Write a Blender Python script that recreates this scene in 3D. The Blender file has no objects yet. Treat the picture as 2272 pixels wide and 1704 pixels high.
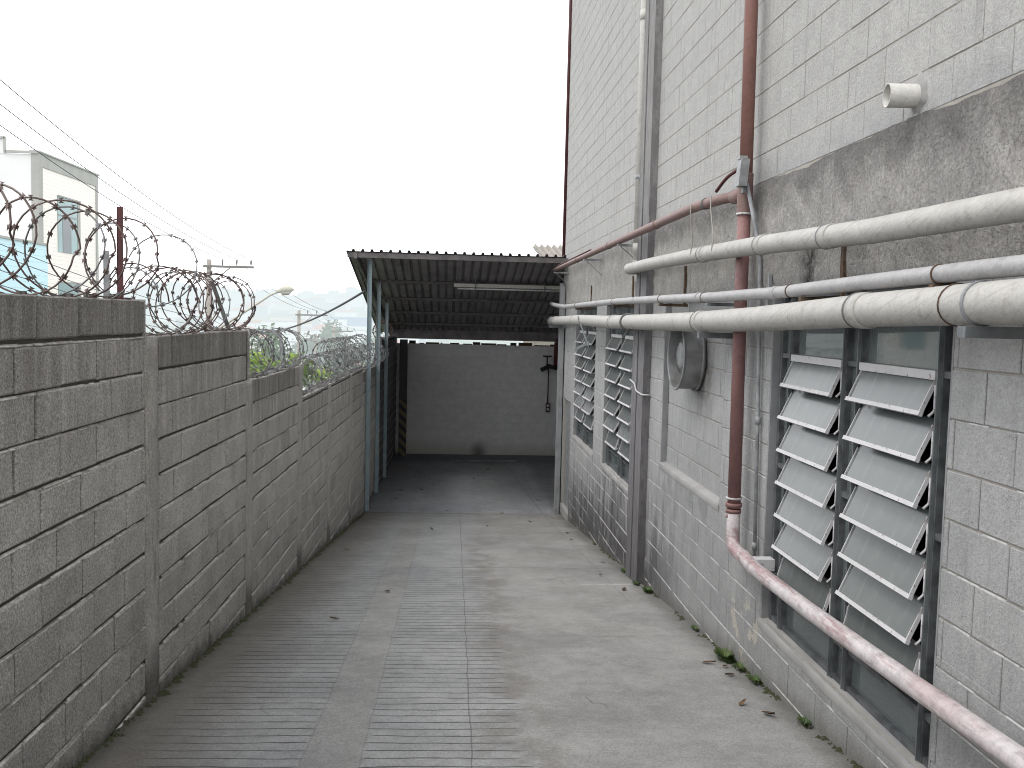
import bpy, bmesh, math, random
from mathutils import Vector, Matrix
random.seed(7)
rnd = random.random
def U(a, b): return a + (b - a) * rnd()
scene = bpy.context.scene
COL = scene.collection
sin, cos, pi = math.sin, math.cos, math.pi

# ------------------------------------------------------------------ node helpers
class G:
    def __init__(s, name, haze=False):
        s.mat = bpy.data.materials.new(name); s.mat.use_nodes = True
        s.nt = s.mat.node_tree; s.nt.nodes.clear(); s.haze = haze
        s._o = None
    def node(s, t, **kw):
        n = s.nt.nodes.new(t)
        for k, v in kw.items(): setattr(n, k, v)
        return n
    def put(s, sock, v):
        if v is None: return
        if hasattr(v, 'is_output') or hasattr(v, 'links'): s.nt.links.new(v, sock)
        else:
            if sock.type == 'RGBA' and not isinstance(v, (int, float)) and len(v) == 3: v = (*v, 1)
            elif sock.type == 'RGBA' and isinstance(v, (int, float)): v = (v, v, v, 1)
            sock.default_value = v
    def m(s, op, a, b=None, c=None, clamp=False):
        n = s.node('ShaderNodeMath', operation=op); n.use_clamp = clamp
        s.put(n.inputs[0], a); s.put(n.inputs[1], b)
        if c is not None: s.put(n.inputs[2], c)
        return n.outputs[0]
    def pos(s):
        if s._o is None: s._o = s.node('ShaderNodeTexCoord').outputs['Object']
        return s._o
    def wpos(s): return s.node('ShaderNodeNewGeometry').outputs['Position']
    def xyz(s, v=None):
        n = s.node('ShaderNodeSeparateXYZ'); s.put(n.inputs[0], v or s.pos()); return n.outputs
    def comb(s, x, y, z):
        n = s.node('ShaderNodeCombineXYZ'); s.put(n.inputs[0], x); s.put(n.inputs[1], y); s.put(n.inputs[2], z); return n.outputs[0]
    def scl(s, v, sc):
        n = s.node('ShaderNodeVectorMath', operation='MULTIPLY'); s.put(n.inputs[0], v); n.inputs[1].default_value = sc; return n.outputs[0]
    def noise(s, scale, detail=3, rough=.55, vec=None, dist=0):
        n = s.node('ShaderNodeTexNoise'); s.put(n.inputs['Vector'], vec or s.pos())
        n.inputs['Scale'].default_value = scale; n.inputs['Detail'].default_value = detail
        n.inputs['Roughness'].default_value = rough; n.inputs['Distortion'].default_value = dist
        return n.outputs['Fac']
    def voro(s, scale, vec=None, feat='F1'):
        n = s.node('ShaderNodeTexVoronoi', feature=feat); s.put(n.inputs['Vector'], vec or s.pos()); n.inputs['Scale'].default_value = scale
        return n.outputs['Distance']
    def st(s, v, a, b, c=0., d=1.):   # smooth map range a..b -> c..d
        n = s.node('ShaderNodeMapRange', interpolation_type='SMOOTHSTEP'); s.put(n.inputs[0], v)
        for i, x in enumerate((a, b, c, d)): s.put(n.inputs[i+1], x)
        return n.outputs[0]
    def mix(s, f, a, b, mode='MIX'):
        n = s.node('ShaderNodeMix', data_type='RGBA', blend_type=mode); s.put(n.inputs[0], f); s.put(n.inputs[6], a); s.put(n.inputs[7], b)
        return n.outputs[2]
    def attr(s, name):
        return s.node('ShaderNodeAttribute', attribute_name=name).outputs['Fac']
    def bump(s, h, dist=.003, strength=1., prev=None):
        n = s.node('ShaderNodeBump'); s.put(n.inputs['Height'], h); n.inputs['Distance'].default_value = dist; n.inputs['Strength'].default_value = strength
        if prev: s.put(n.inputs['Normal'], prev)
        return n.outputs[0]
    def grit(s, col, amt=.35, scale=30, lo=.43, hi=.57, dark=.45, light=1.25, vec=None):
        f = s.st(s.noise(scale, 7, .78, vec), lo, hi, dark, light)
        n = s.node('ShaderNodeVectorMath', operation='SCALE'); s.put(n.inputs[0], col); s.put(n.inputs['Scale'], f)
        return s.mix(amt, col, n.outputs[0])
    def bsdf(s, col, rough=.8, normal=None, **kw):
        if not s.haze:
            v = s.node('ShaderNodeVectorMath', operation='SCALE'); v.inputs['Scale'].default_value = NEAR
            if hasattr(col, 'links'): s.nt.links.new(col, v.inputs[0])
            else: v.inputs[0].default_value = tuple(col)[:3]
            col = v.outputs[0]
        n = s.node('ShaderNodeBsdfPrincipled'); s.put(n.inputs['Base Color'], col); s.put(n.inputs['Roughness'], rough)
        s.put(n.inputs['Normal'], normal)
        for k, v in kw.items(): s.put(n.inputs[k.replace('_', ' ')], v)
        return n.outputs[0]
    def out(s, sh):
        if s.haze:   # painted haze: pale emission mixed into the material, thicker away from origin (camera position)
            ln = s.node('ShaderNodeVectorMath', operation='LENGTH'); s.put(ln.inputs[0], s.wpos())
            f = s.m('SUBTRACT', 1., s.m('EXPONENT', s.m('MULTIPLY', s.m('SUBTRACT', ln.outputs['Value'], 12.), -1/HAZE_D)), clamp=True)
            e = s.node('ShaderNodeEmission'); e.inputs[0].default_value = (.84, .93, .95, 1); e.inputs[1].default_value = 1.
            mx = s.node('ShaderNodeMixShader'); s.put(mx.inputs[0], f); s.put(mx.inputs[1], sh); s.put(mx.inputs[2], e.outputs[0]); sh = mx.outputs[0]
        o = s.node('ShaderNodeOutputMaterial'); s.nt.links.new(sh, o.inputs[0]); return s.mat
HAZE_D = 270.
NEAR = .76
M = {}
def simple(name, col, rough=.7, var=.12, scale=12, bumpd=.001, haze=False, col2=None, **kw):
    g = G(name, haze); n1 = g.noise(scale, 4)
    c2 = col2 or tuple(c*(1-var*2) for c in col)
    c = g.mix(g.st(n1, .35, .68), col, c2)
    sh = g.bsdf(c, rough, g.bump(g.noise(scale*6, 3), bumpd), **kw)
    M[name] = g.out(sh); return M[name]

# height above the sloping ramp
def ramp_z(y): return -1.62 - .113*y if y < 15.9 else -3.417
def above_ramp(g):
    x, y, z = g.xyz()
    r = g.m('MAXIMUM', g.m('MULTIPLY_ADD', y, -.113, -1.62), -3.417)
    return g.m('SUBTRACT', z, r), x, y, z

def mat_painted():
    g = G('painted_block'); h, x, y, z = above_ramp(g)
    tone = g.attr('tone')
    base = g.mix(g.st(g.noise(1.1, 5, .6), .3, .7), (.47, .47, .465), (.38, .385, .385))
    base = g.mix(g.m('MULTIPLY', tone, .3), base, (.52, .515, .50))
    base = g.mix(g.st(z, .85, 1.1, 0, .62), base, (.52, .508, .485))
    # rain streaks
    stv = g.scl(g.pos(), (1, 9, .45))
    streak = g.m('MULTIPLY', g.st(g.noise(2.2, 4, .6, stv), .50, .72), .28)
    base = g.mix(streak, base, (.23, .23, .225))
    pits = g.st(g.noise(62, 3, .65), .57, .68)
    base = g.mix(g.m('MULTIPLY', pits, .42), base, (.21, .205, .195))
    # splash dirt near the ramp, heavy between the pilaster and the far corner
    zone = g.st(y, 7.2, 9.0, .15, 1.)
    zone = g.m('MULTIPLY', zone, g.st(y, 14.2, 15.2, 1., .55))
    hh = g.m('ADD', h, g.m('MULTIPLY', g.m('SUBTRACT', g.noise(1.5, 4, .65, g.scl(g.pos(), (1, 3.5, .8))), .5), 2.2))
    dirt = g.m('MULTIPLY', g.st(hh, 1.25, .15), zone)
    dirt = g.m('MULTIPLY', dirt, g.st(g.noise(5, 6, .75, g.scl(g.pos(), (1, 1.5, .55))), .30, .47))
    base = g.mix(g.m('MULTIPLY', dirt, .95), base, (.060, .056, .062))
    pp = g.m('MULTIPLY', g.m('MULTIPLY', g.st(g.m('ABSOLUTE', g.m('SUBTRACT', y, 5.95)), .42, .25), g.st(h, .55, .35)), g.st(g.noise(4.5, 3, .6), .53, .56))
    base = g.mix(g.m('MULTIPLY', pp, .8), base, (.60, .55, .46))
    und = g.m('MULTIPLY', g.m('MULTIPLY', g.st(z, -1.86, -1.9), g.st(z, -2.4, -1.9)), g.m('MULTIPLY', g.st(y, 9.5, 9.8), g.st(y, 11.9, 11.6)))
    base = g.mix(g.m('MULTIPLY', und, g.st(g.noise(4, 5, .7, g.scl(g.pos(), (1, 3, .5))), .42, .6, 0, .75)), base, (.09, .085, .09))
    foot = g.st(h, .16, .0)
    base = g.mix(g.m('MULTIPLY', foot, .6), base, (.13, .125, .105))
    # soot under the fan and below the old opening's sill
    fy = g.m('ABSOLUTE', g.m('SUBTRACT', y, 7.25)); fz = g.st(z, -.95, -.5); 
    soot = g.m('MULTIPLY', g.m('MULTIPLY', g.st(fy, .34, .05), fz), g.st(z, .1, -.45))
    base = g.mix(g.m('MULTIPLY', soot, g.st(g.noise(9, 4), .3, .65, .1, .7)), base, (.1, .085, .075))
    sl = g.m('MULTIPLY', g.st(z, -1.33, -1.36), g.st(z, -1.95, -1.4)); sl = g.m('MULTIPLY', sl, g.m('MULTIPLY', g.st(y, 6.5, 6.8), g.st(y, 8.75, 8.5)))
    base = g.mix(g.m('MULTIPLY', sl, g.st(g.noise(3.5, 5), .4, .62, 0, .5)), base, (.2, .205, .21))
    base = g.grit(base, .28, 9, .42, .6, .75, 1.10); base = g.grit(base, .35, 85, .44, .56, .65, 1.15)
    hb = g.m('ADD', g.m('MULTIPLY', g.noise(60, 4, .7), 1.), g.m('MULTIPLY', g.noise(190, 2), .5))
    return g.out(g.bsdf(base, .85, g.bump(hb, .006, .9)))
M['painted_block'] = mat_painted()

def mat_mortar(name, c1, c2):
    g = G(name)
    return g.out(g.bsdf(g.mix(g.noise(14, 4), c1, c2), .95, g.bump(g.noise(80, 4), .003)))
M['mortar_light'] = mat_mortar('mortar_light', (.50, .47, .42), (.30, .28, .25))
M['mortar_dark'] = mat_mortar('mortar_dark', (.20, .185, .165), (.09, .085, .075))

def mat_render():
    g = G('rough_render'); x, y, z = g.xyz()
    base = g.mix(g.st(g.noise(1.3, 6, .65), .35, .65), (.60, .575, .54), (.47, .455, .435))
    topd = g.st(g.m('ADD', z, g.m('MULTIPLY', g.noise(4, 5, .7), .5)), .86, 1.15)
    base = g.mix(g.m('MULTIPLY', topd, .62), base, (.095, .09, .088))
    stv = g.scl(g.pos(), (1, 7, .6))
    base = g.mix(g.m('MULTIPLY', g.st(g.noise(2.6, 4, .6, stv), .54, .72), .3), base, (.15, .145, .14))
    far = g.st(y, 8.8, 10.2)
    base = g.mix(g.m('MULTIPLY', far, .45), base, (.47, .46, .43))
    pit = g.st(g.noise(34, 5, .75), .58, .72)
    base = g.mix(g.m('MULTIPLY', pit, .4), base, (.14, .135, .13))
    base = g.grit(base, .3, 5, .42, .58, .65, 1.12); base = g.grit(base, .5, 62, .43, .57, .6, 1.22)
    stn = g.m('MULTIPLY', g.st(g.m('ABSOLUTE', g.m('SUBTRACT', g.m('ADD', y, g.m('MULTIPLY', g.noise(9, 3), .08)), 5.10)), .13, .02), g.st(z, .52, .38)); base = g.mix(g.m('MULTIPLY', stn, g.st(g.noise(14, 4, .7), .3, .6)), base, (.05, .045, .04))
    h = g.m('ADD', g.noise(34, 7, .74), g.m('MULTIPLY', g.st(g.noise(60, 3, .6), .52, .66), .25))
    return g.out(g.bsdf(base, .95, g.bump(h, .028, 1.)))
M['rough_render'] = mat_render()

def mat_rawblock():
    g = G('raw_block'); h, x, y, z = above_ramp(g)
    tone = g.attr('tone')
    base = g.mix(g.noise(1.6, 5, .6), (.84, .81, .76), (.70, .68, .645))
    base = g.mix(g.m('MULTIPLY', tone, .6), base, (.72, .69, .65))
    base = g.mix(g.st(tone, .35, 0, 0, .4), base, (.36, .33, .29))
    # dark weathering running down from the top of each bay
    t = g.attr('top')
    stv = g.scl(g.pos(), (1, 8, .5))
    wn = g.noise(2.3, 5, .65, stv)
    run = g.m('MULTIPLY', g.st(t, .9, .0), g.st(wn, .36, .62))
    base = g.mix(g.m('MULTIPLY', run, .36), base, (.075, .065, .055))
    base = g.mix(g.m('MULTIPLY', g.st(t, .05, .0), .35), base, (.07, .06, .05))
    low = g.st(g.m('ADD', h, g.m('MULTIPLY', g.noise(2, 4), .5)), 1.5, .5)
    base = g.mix(g.m('MULTIPLY', low, .5), base, (.42, .41, .385))
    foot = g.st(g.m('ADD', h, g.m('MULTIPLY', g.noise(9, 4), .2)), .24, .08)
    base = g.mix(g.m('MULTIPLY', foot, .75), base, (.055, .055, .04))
    sp = g.st(g.noise(80, 4, .75), .56, .66)
    base = g.mix(g.m('MULTIPLY', sp, .5), base, (.085, .075, .065))
    base = g.mix(g.m('MULTIPLY', g.st(g.noise(60, 3, .7, g.scl(g.pos(), (1.3, 1.1, 1.2))), .57, .68), .3), base, (.52, .50, .46))
    base = g.grit(base, .4, 3.2, .42, .60, .65, 1.12); base = g.grit(base, .65, 95, .43, .57, .5, 1.3)
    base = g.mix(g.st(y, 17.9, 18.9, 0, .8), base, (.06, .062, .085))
    hb = g.m('ADD', g.noise(75, 5, .75), g.m('MULTIPLY', g.noise(16, 3), .5))
    return g.out(g.bsdf(base, .95, g.bump(hb, .012, 1.)))
M['raw_block'] = mat_rawblock()
def mat_pillar():
    g = G('raw_concrete'); h, x, y, z = above_ramp(g)
    base = g.mix(g.noise(2.2, 6, .65), (.77, .735, .68), (.63, .605, .565))
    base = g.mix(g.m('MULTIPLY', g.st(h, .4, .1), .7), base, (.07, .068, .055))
    base = g.mix(g.m('MULTIPLY', g.st(g.noise(3, 4, .6, g.scl(g.pos(), (1, 9, .6))), .55, .7), .4), base, (.1, .09, .08))
    base = g.grit(base, .4, 4, .42, .60, .65, 1.15); base = g.grit(base, .5, 80, .43, .57, .55, 1.25)
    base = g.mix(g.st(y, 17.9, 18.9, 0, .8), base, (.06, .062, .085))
    return g.out(g.bsdf(base, .95, g.bump(g.noise(40, 6, .75), .02)))
M['raw_concrete'] = mat_pillar()
def mat_pilaster():
    g = G('pilaster_concrete'); h, x, y, z = above_ramp(g)
    base = g.mix(g.noise(1.6, 6, .65, g.scl(g.pos(), (1, 6, .7))), (.27, .26, .265), (.12, .115, .12))
    base = g.mix(g.m('MULTIPLY', g.st(h, 1.4, 0.), .5), base, (.09, .085, .085))
    base = g.mix(g.st(z, .6, 1.6, 0, .35), base, (.42, .41, .39))
    base = g.grit(base, .5, 12, .42, .58, .55, 1.2, g.scl(g.pos(), (1, 2, .4)))
    return g.out(g.bsdf(base, .9, g.bump(g.noise(50, 4, .7), .004)))
M['pilaster_concrete'] = mat_pilaster()

def mat_ramp():
    g = G('ramp_concrete'); x, y, z = g.xyz()
    big = g.noise(.9, 6, .62)
    base = g.mix(g.st(big, .35, .66), (.355, .35, .335), (.26, .257, .25))
    xr = g.m('ADD', x, g.m('MULTIPLY', g.m('SUBTRACT', g.noise(2.6, 4, .6), .5), .35))
    xq = g.m('ADD', x, g.m('MULTIPLY', g.m('SUBTRACT', g.noise(9, 3, .6), .5), .09))
    # two wheel tracks of worn, bluish concrete
    za = g.m('MULTIPLY', g.st(xr, -1.50, -1.3), g.st(xq, -.64, -.68))
    zb = g.m('MULTIPLY', g.st(xq, -.40, -.36), g.st(xr, .55, .32))
    zb2 = g.m('MULTIPLY', g.st(xq, -.40, -.36), g.st(xr, .42, .34))
    tracks = g.m('MAXIMUM', za, zb)
    yf = g.st(y, 14.6, 10.4)
    base = g.mix(g.m('MULTIPLY', tracks, .35), base, (.33, .35, .365))
    # right side: pale beige worn patches
    rp = g.m('MULTIPLY', g.st(xr, .45, .9), g.st(g.noise(.8, 4, .6), .4, .6))
    rp = g.m('MULTIPLY', rp, g.st(y, 5.2, 7.5, .1, 1.))
    base = g.mix(g.m('MULTIPLY', rp, .42), base, (.36, .345, .31))
    # brown grime along the left wall and between track and right side
    lw = g.st(g.m('SUBTRACT', xr, g.m('MULTIPLY_ADD', y, .02, -1.752)), .85, .12)
    base = g.mix(g.m('MULTIPLY', lw, .72), base, (.115, .098, .075))
    lw2 = g.st(g.m('SUBTRACT', xq, g.m('MULTIPLY_ADD', y, .02, -1.752)), .13, .0)
    base = g.mix(g.m('MULTIPLY', lw2, .7), base, (.045, .045, .03))
    rg = g.m('MULTIPLY', g.st(g.m('ABSOLUTE', g.m('SUBTRACT', xr, .40)), .30, .0), g.st(g.noise(3.2, 5, .65), .38, .62))
    base = g.mix(g.m('MULTIPLY', rg, g.m('MULTIPLY', yf, .55)), base, (.15, .125, .10))
    re = g.st(g.m('ADD', x, g.m('MULTIPLY', g.noise(5, 4), .2)), 1.86, 2.08)
    base = g.mix(g.m('MULTIPLY', re, .6), base, (.09, .085, .07))
    # grooves
    yy = g.m('ADD', y, g.m('MULTIPLY', g.m('SUBTRACT', g.noise(1.8, 3, .6), .5), .07))
    yy = g.m('ADD', yy, g.m('MULTIPLY', x, .02))
    fr = g.m('ABSOLUTE', g.m('SUBTRACT', g.m('FRACT', g.m('MULTIPLY', yy, 1/.106)), .5))
    wv = g.m('MULTIPLY', g.noise(7, 3), .05)
    line = g.st(fr, g.m('ADD', wv, .060), g.m('ADD', wv, .012))
    gz = g.m('MAXIMUM', za, zb2)
    broken = g.st(g.noise(4.5, 4, .65), .26, .40)
    fade = g.m('MULTIPLY', g.st(y, 12.8, 7.6), g.m('MULTIPLY', broken, gz))
    groove = g.m('MULTIPLY', line, fade)
    gline = g.m('MULTIPLY', groove, g.st(g.noise(2.1, 5, .7), .34, .58, .55, .95))
    base = g.mix(gline, base, (.035, .032, .03))
    # joints
    def ln(v, c, w): return g.st(g.m('ABSOLUTE', g.m('SUBTRACT', v, c)), w, w*.3)
    wob = g.m('MULTIPLY', g.m('SUBTRACT', g.noise(3, 3), .5), .04)
    xj = g.m('ADD', g.m('SUBTRACT', x, g.m('MULTIPLY', y, .007)), wob)
    yj = g.m('ADD', y, wob)
    j = g.m('MULTIPLY', g.m('MULTIPLY', ln(xj, .112, .0055), .75), g.st(y, 15.95, 15.85))
    for c, w in ((10.02, .012), (15.9, .02), (6.8, .009)):
        j = g.m('MAXIMUM', j, g.m('MULTIPLY', ln(yj, c, w), .8))
    j = g.m('MAXIMUM', j, g.m('MULTIPLY', g.m('MULTIPLY', ln(g.m('ADD', g.m('SUBTRACT', x, g.m('MULTIPLY', y, -.06)), wob), 2.62, .012), g.st(y, 15.9, 16.1)), .8))
    xe = g.m('ADD', g.m('SUBTRACT', x, 0.), wob)
    j = g.m('MAXIMUM', j, g.m('MULTIPLY', g.m('MULTIPLY', ln(xe, 1.66, .008), g.st(y, 7.4, 8.5)), .35))
    for c in (-.66, -.385): j = g.m('MAXIMUM', j, g.m('MULTIPLY', ln(xe, c, .006), .3))
    base = g.mix(g.m('MULTIPLY', j, .8), base, (.06, .055, .05))
    wl = g.m('MULTIPLY', g.m('MULTIPLY', ln(yj, 9.02, .045), g.st(x, 1.3, 1.4)), g.st(g.noise(12, 3), .35, .5))
    base = g.mix(g.m('MULTIPLY', wl, .55), base, (.62, .62, .60))
    # hairline cracks
    vc = g.node('ShaderNodeTexVoronoi', feature='DISTANCE_TO_EDGE'); vc.inputs['Scale'].default_value = .8
    vv = g.node('ShaderNodeVectorMath', operation='ADD'); g.put(vv.inputs[0], g.pos()); nn = g.node('ShaderNodeTexNoise'); nn.inputs['Scale'].default_value = 2.5; g.put(nn.inputs['Vector'], g.pos())
    sc = g.scl(nn.outputs['Color'], (.5, .5, 0)); g.put(vv.inputs[1], sc); g.put(vc.inputs['Vector'], vv.outputs[0])
    ck = g.m('MULTIPLY', g.st(vc.outputs['Distance'], .006, .001), g.st(g.noise(1.1, 2), .55, .66))
    base = g.mix(g.m('MULTIPLY', ck, .5), base, (.08, .07, .065))
    # aggregate, stains
    ag = g.st(g.voro(85), .20, .08)
    base = g.mix(g.m('MULTIPLY', g.m('MULTIPLY', ag, g.st(g.noise(40, 2), .5, .62)), .45), base, (.46, .45, .43))
    pt = g.st(g.noise(120, 3, .7), .57, .7)
    base = g.mix(g.m('MULTIPLY', pt, .32), base, (.13, .125, .115))
    blot = g.st(g.noise(2.4, 6, .7), .56, .72)
    base = g.mix(g.m('MULTIPLY', blot, .30), base, (.16, .15, .135))
    # shaded bay under the roof: damp strip at the back wall
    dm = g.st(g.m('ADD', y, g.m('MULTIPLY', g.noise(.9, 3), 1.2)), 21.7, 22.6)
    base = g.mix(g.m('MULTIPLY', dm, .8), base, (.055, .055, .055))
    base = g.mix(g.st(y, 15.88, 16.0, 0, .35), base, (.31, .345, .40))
    base = g.grit(base, .32, 1.7, .42, .6, .68, 1.1); base = g.grit(base, .3, 8, .42, .58, .68, 1.12); base = g.grit(base, .45, 80, .43, .57, .6, 1.25)
    h = g.m('SUBTRACT', g.m('MULTIPLY', g.noise(70, 5, .7), .45), g.m('MULTIPLY', g.m('MAXIMUM', groove, j), .2))
    h = g.m('ADD', h, g.m('MULTIPLY', g.noise(11, 4), .4))
    return g.out(g.bsdf(base, .82, g.bump(h, .007, .9)))
M['ramp_concrete'] = mat_ramp()

def mat_pvc(name, c1, c2, cd, swirl=0.):
    g = G(name); x, y, z = g.xyz()
    base = g.mix(g.noise(2.5, 5, .6), c1, c2)
    base = g.mix(g.m('MULTIPLY', g.st(g.noise(11, 5, .7), .52, .72), .5), base, cd)
    dr = g.noise(6, 5, .75, g.comb(g.m('MULTIPLY', x, 4), g.m('ADD', g.m('MULTIPLY', y, 6.), g.m('MULTIPLY', z, 16.)), g.m('MULTIPLY', z, 1.)))
    base = g.mix(g.m('MULTIPLY', g.st(dr, .5, .68), swirl), base, cd)
    sp = g.st(g.noise(70, 3, .7), .62, .72)
    base = g.mix(g.m('MULTIPLY', sp, .4), base, tuple(c*.6 for c in cd))
    base = g.grit(base, .25, 9, .42, .6, .7, 1.08); base = g.grit(base, .15, 60, .43, .57, .6, 1.2)
    return g.out(g.bsdf(base, .6, g.bump(g.noise(30, 5, .7), .0025)))
M['pvc'] = mat_pvc('pvc', (.57, .55, .51), (.46, .445, .42), (.26, .24, .215), .5)
M['pvc_grey'] = mat_pvc('pvc_grey', (.50, .49, .49), (.40, .395, .395), (.24, .23, .23), .35)
M['pvc_white'] = mat_pvc('pvc_white', (.72, .70, .65), (.62, .60, .56), (.38, .36, .33), .2)
M['red_pipe'] = mat_pvc('red_pipe', (.33, .145, .115), (.33, .18, .16), (.21, .11, .09), .3)
M['pink_pipe'] = mat_pvc('pink_pipe', (.27, .125, .115), (.31, .18, .17), (.17, .085, .08), .3)
M['faded_pipe'] = mat_pvc('faded_pipe', (.30, .18, .16), (.21, .135, .12), (.12, .075, .065), .4)
def mat_peel():
    g = G('peeling_pipe'); x, y, z = g.xyz()
    base = g.mix(g.noise(6, 5), (.72, .69, .69), (.62, .55, .55))
    f = g.st(g.noise(5, 7, .75, g.scl(g.pos(), (3.2, .28, 3.2))), .46, .58)
    f = g.m('MULTIPLY', f, g.st(y, 2.6, 4.4, .35, 1.))
    base = g.mix(g.m('MULTIPLY', f, .7), base, (.38, .18, .185))
    base = g.mix(g.m('MULTIPLY', g.st(g.noise(17, 5, .7, g.scl(g.pos(), (2, .5, 2))), .56, .66), .5), base, (.24, .2, .2))
    base = g.grit(base, .4, 18, .42, .58, .6, 1.12)
    return g.out(g.bsdf(base, .5, g.bump(g.noise(22, 5, .7), .003)))
M['peeling_pipe'] = mat_peel()
simple('grey_paint', (.20, .215, .22), .5, .2, 9, .0015, col2=(.12, .13, .135))
simple('dark_frame', (.15, .16, .165), .5, .2, 12, .001, col2=(.07, .075, .08))
def mat_lip():
    g = G('chipped_white'); base = g.mix(g.noise(9, 4), (.74, .73, .73), (.56, .55, .56))
    base = g.mix(g.m('MULTIPLY', g.st(g.noise(38, 4, .7), .60, .66), .9), base, (.16, .09, .05))
    return g.out(g.bsdf(base, .5))
M['chipped_white'] = mat_lip()
simple('galvanised', (.36, .37, .38), .5, .2, 12, .001)
simple('steel_grey', (.30, .31, .325), .5, .15, 10, .001)
simple('rusty_iron', (.13, .075, .04), .85, .3, 30, .002, col2=(.05, .035, .025))
simple('rust_yellow', (.20, .13, .05), .85, .3, 30, .002, col2=(.06, .045, .03))
simple('razor_steel', (.19, .14, .125), .55, .2, 9, .0005, col2=(.06, .03, .025), Metallic=.3)
simple('razor_grey', (.27, .275, .28), .5, .2, 9, .0005, col2=(.11, .10, .10), Metallic=.4)
simple('maroon', (.10, .018, .02), .6, .2, 14, .001)
simple('post_blue', (.24, .34, .38), .5, .2, 5, .001, col2=(.36, .41, .42))
simple('jamb_grey', (.34, .345, .35), .8, .1, 6, .002)
simple('sill_cement', (.42, .41, .395), .9, .2, 2.6, .002, col2=(.31, .305, .30))
simple('ledge_grey', (.58, .575, .56), .9, .15, 20, .001)
simple('lime_ledge', (.80, .78, .74), .9, .25, 20, .003, col2=(.45, .42, .38))
simple('black', (.02, .02, .02), .7, .1)
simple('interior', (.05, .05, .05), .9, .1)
simple('rope', (.45, .43, .39), .9, .1, 40)
simple('dark_rubber', (.16, .16, .16), .8, .1)
simple('fan_steel', (.30, .305, .31), .5, .2, 6, .002, col2=(.17, .165, .16))
simple('motor_grey', (.26, .27, .27), .6, .25, 10, .002)
simple('roof_under', (.33, .31, .32), .5, .15, 3, .001, col2=(.22, .20, .21))
simple('purlin', (.13, .115, .115), .6, .2, 8, .001)
simple('roof_edge', (.19, .17, .17), .6, .2, 6, .001)
simple('lamp_white', (.62, .60, .55), .4, .05, 5)
simple('tube_white', (.66, .66, .64), .3, .03, 5)
simple('leaf_dry', (.12, .065, .03), .8, .3, 40)
simple('leaf_tan', (.22, .14, .07), .8, .3, 40)
simple('weed', (.05, .10, .02), .7, .3, 30, col2=(.10, .15, .03))
simple('moss', (.045, .06, .02), .95, .3, 30, .004, col2=(.07, .06, .035))
def mat_back():
    g = G('backwall_block'); x, y, z = g.xyz()
    base = g.mix(g.noise(1.1, 5), (.78, .78, .77), (.68, .68, .67))
    base = g.mix(g.m('MULTIPLY', g.attr('tone'), .25), base, (.84, .82, .83)); base = g.grit(base, .12, 5)
    base = g.mix(g.m('MULTIPLY', g.st(z, -3.0, -3.4), .5), base, (.36, .33, .25))
    sm = g.m('MULTIPLY', g.st(g.m('ABSOLUTE', g.m('SUBTRACT', x, .75)), .3, .0), g.st(z, -3.0, -3.35))
    base = g.mix(g.m('MULTIPLY', sm, .7), base, (.07, .07, .07))
    return g.out(g.bsdf(base, .85, g.bump(g.noise(40, 4), .003)))
M['backwall_block'] = mat_back()
def mat_stripe():
    g = G('hazard_stripe'); x, y, z = g.xyz()
    f = g.m('FRACT', g.m('MULTIPLY', g.m('ADD', g.m('ADD', x, y), z), 4.2))
    c = g.mix(g.m('GREATER_THAN', f, .5), (.17, .14, .07), (.03, .03, .03))
    c = g.mix(g.m('GREATER_THAN', z, -2.05), c, (.07, .07, .075))
    return g.out(g.bsdf(c, .7))
M['hazard_stripe'] = mat_stripe()
def mat_frost():
    g = G('frosted_glass')
    c = g.mix(g.noise(3.5, 5, .6), (.185, .20, .195), (.135, .15, .148))
    x, y, z = g.xyz()
    stv = g.comb(g.m('MULTIPLY', x, 3), g.m('MULTIPLY', y, 9), g.m('MULTIPLY', z, 3))
    c = g.mix(g.m('MULTIPLY', g.st(g.noise(2, 4, .6, stv), .5, .7), .35), c, (.27, .29, .28))
    c = g.mix(g.st(z, -.035, .0, 0, .6), c, (.11, .13, .13))
    return g.out(g.bsdf(c, .22, None, Specular_IOR_Level=.35, Coat_Weight=.15, Coat_Roughness=.12))
M['frosted_glass'] = mat_frost()
def mat_clear():
    g = G('window_glass')
    b = g.bsdf(g.mix(g.noise(5, 4), (.17, .20, .205), (.24, .265, .265)), .04, None, Specular_IOR_Level=.8)
    t = g.node('ShaderNodeBsdfTransparent'); t.inputs[0].default_value = (.72, .8, .8, 1)
    mx = g.node('ShaderNodeMixShader'); mx.inputs[0].default_value = .72
    g.nt.links.new(t.outputs[0], mx.inputs[1]); g.nt.links.new(b, mx.inputs[2])
    return g.out(mx.outputs[0])
M['window_glass'] = mat_clear()
# hazy background materials
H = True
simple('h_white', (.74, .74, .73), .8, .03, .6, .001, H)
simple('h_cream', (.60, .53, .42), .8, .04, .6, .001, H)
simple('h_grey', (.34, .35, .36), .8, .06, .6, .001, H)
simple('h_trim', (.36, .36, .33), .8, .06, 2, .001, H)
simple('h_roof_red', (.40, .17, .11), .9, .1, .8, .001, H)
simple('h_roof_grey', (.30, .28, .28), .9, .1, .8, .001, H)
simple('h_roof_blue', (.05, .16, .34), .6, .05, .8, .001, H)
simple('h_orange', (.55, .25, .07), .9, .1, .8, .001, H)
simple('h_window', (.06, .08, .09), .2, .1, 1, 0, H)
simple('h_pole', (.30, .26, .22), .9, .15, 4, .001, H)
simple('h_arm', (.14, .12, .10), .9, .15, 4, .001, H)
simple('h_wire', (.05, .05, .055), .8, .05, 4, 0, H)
simple('h_lamp', (.45, .42, .34), .5, .05, 4, 0, H)
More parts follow.
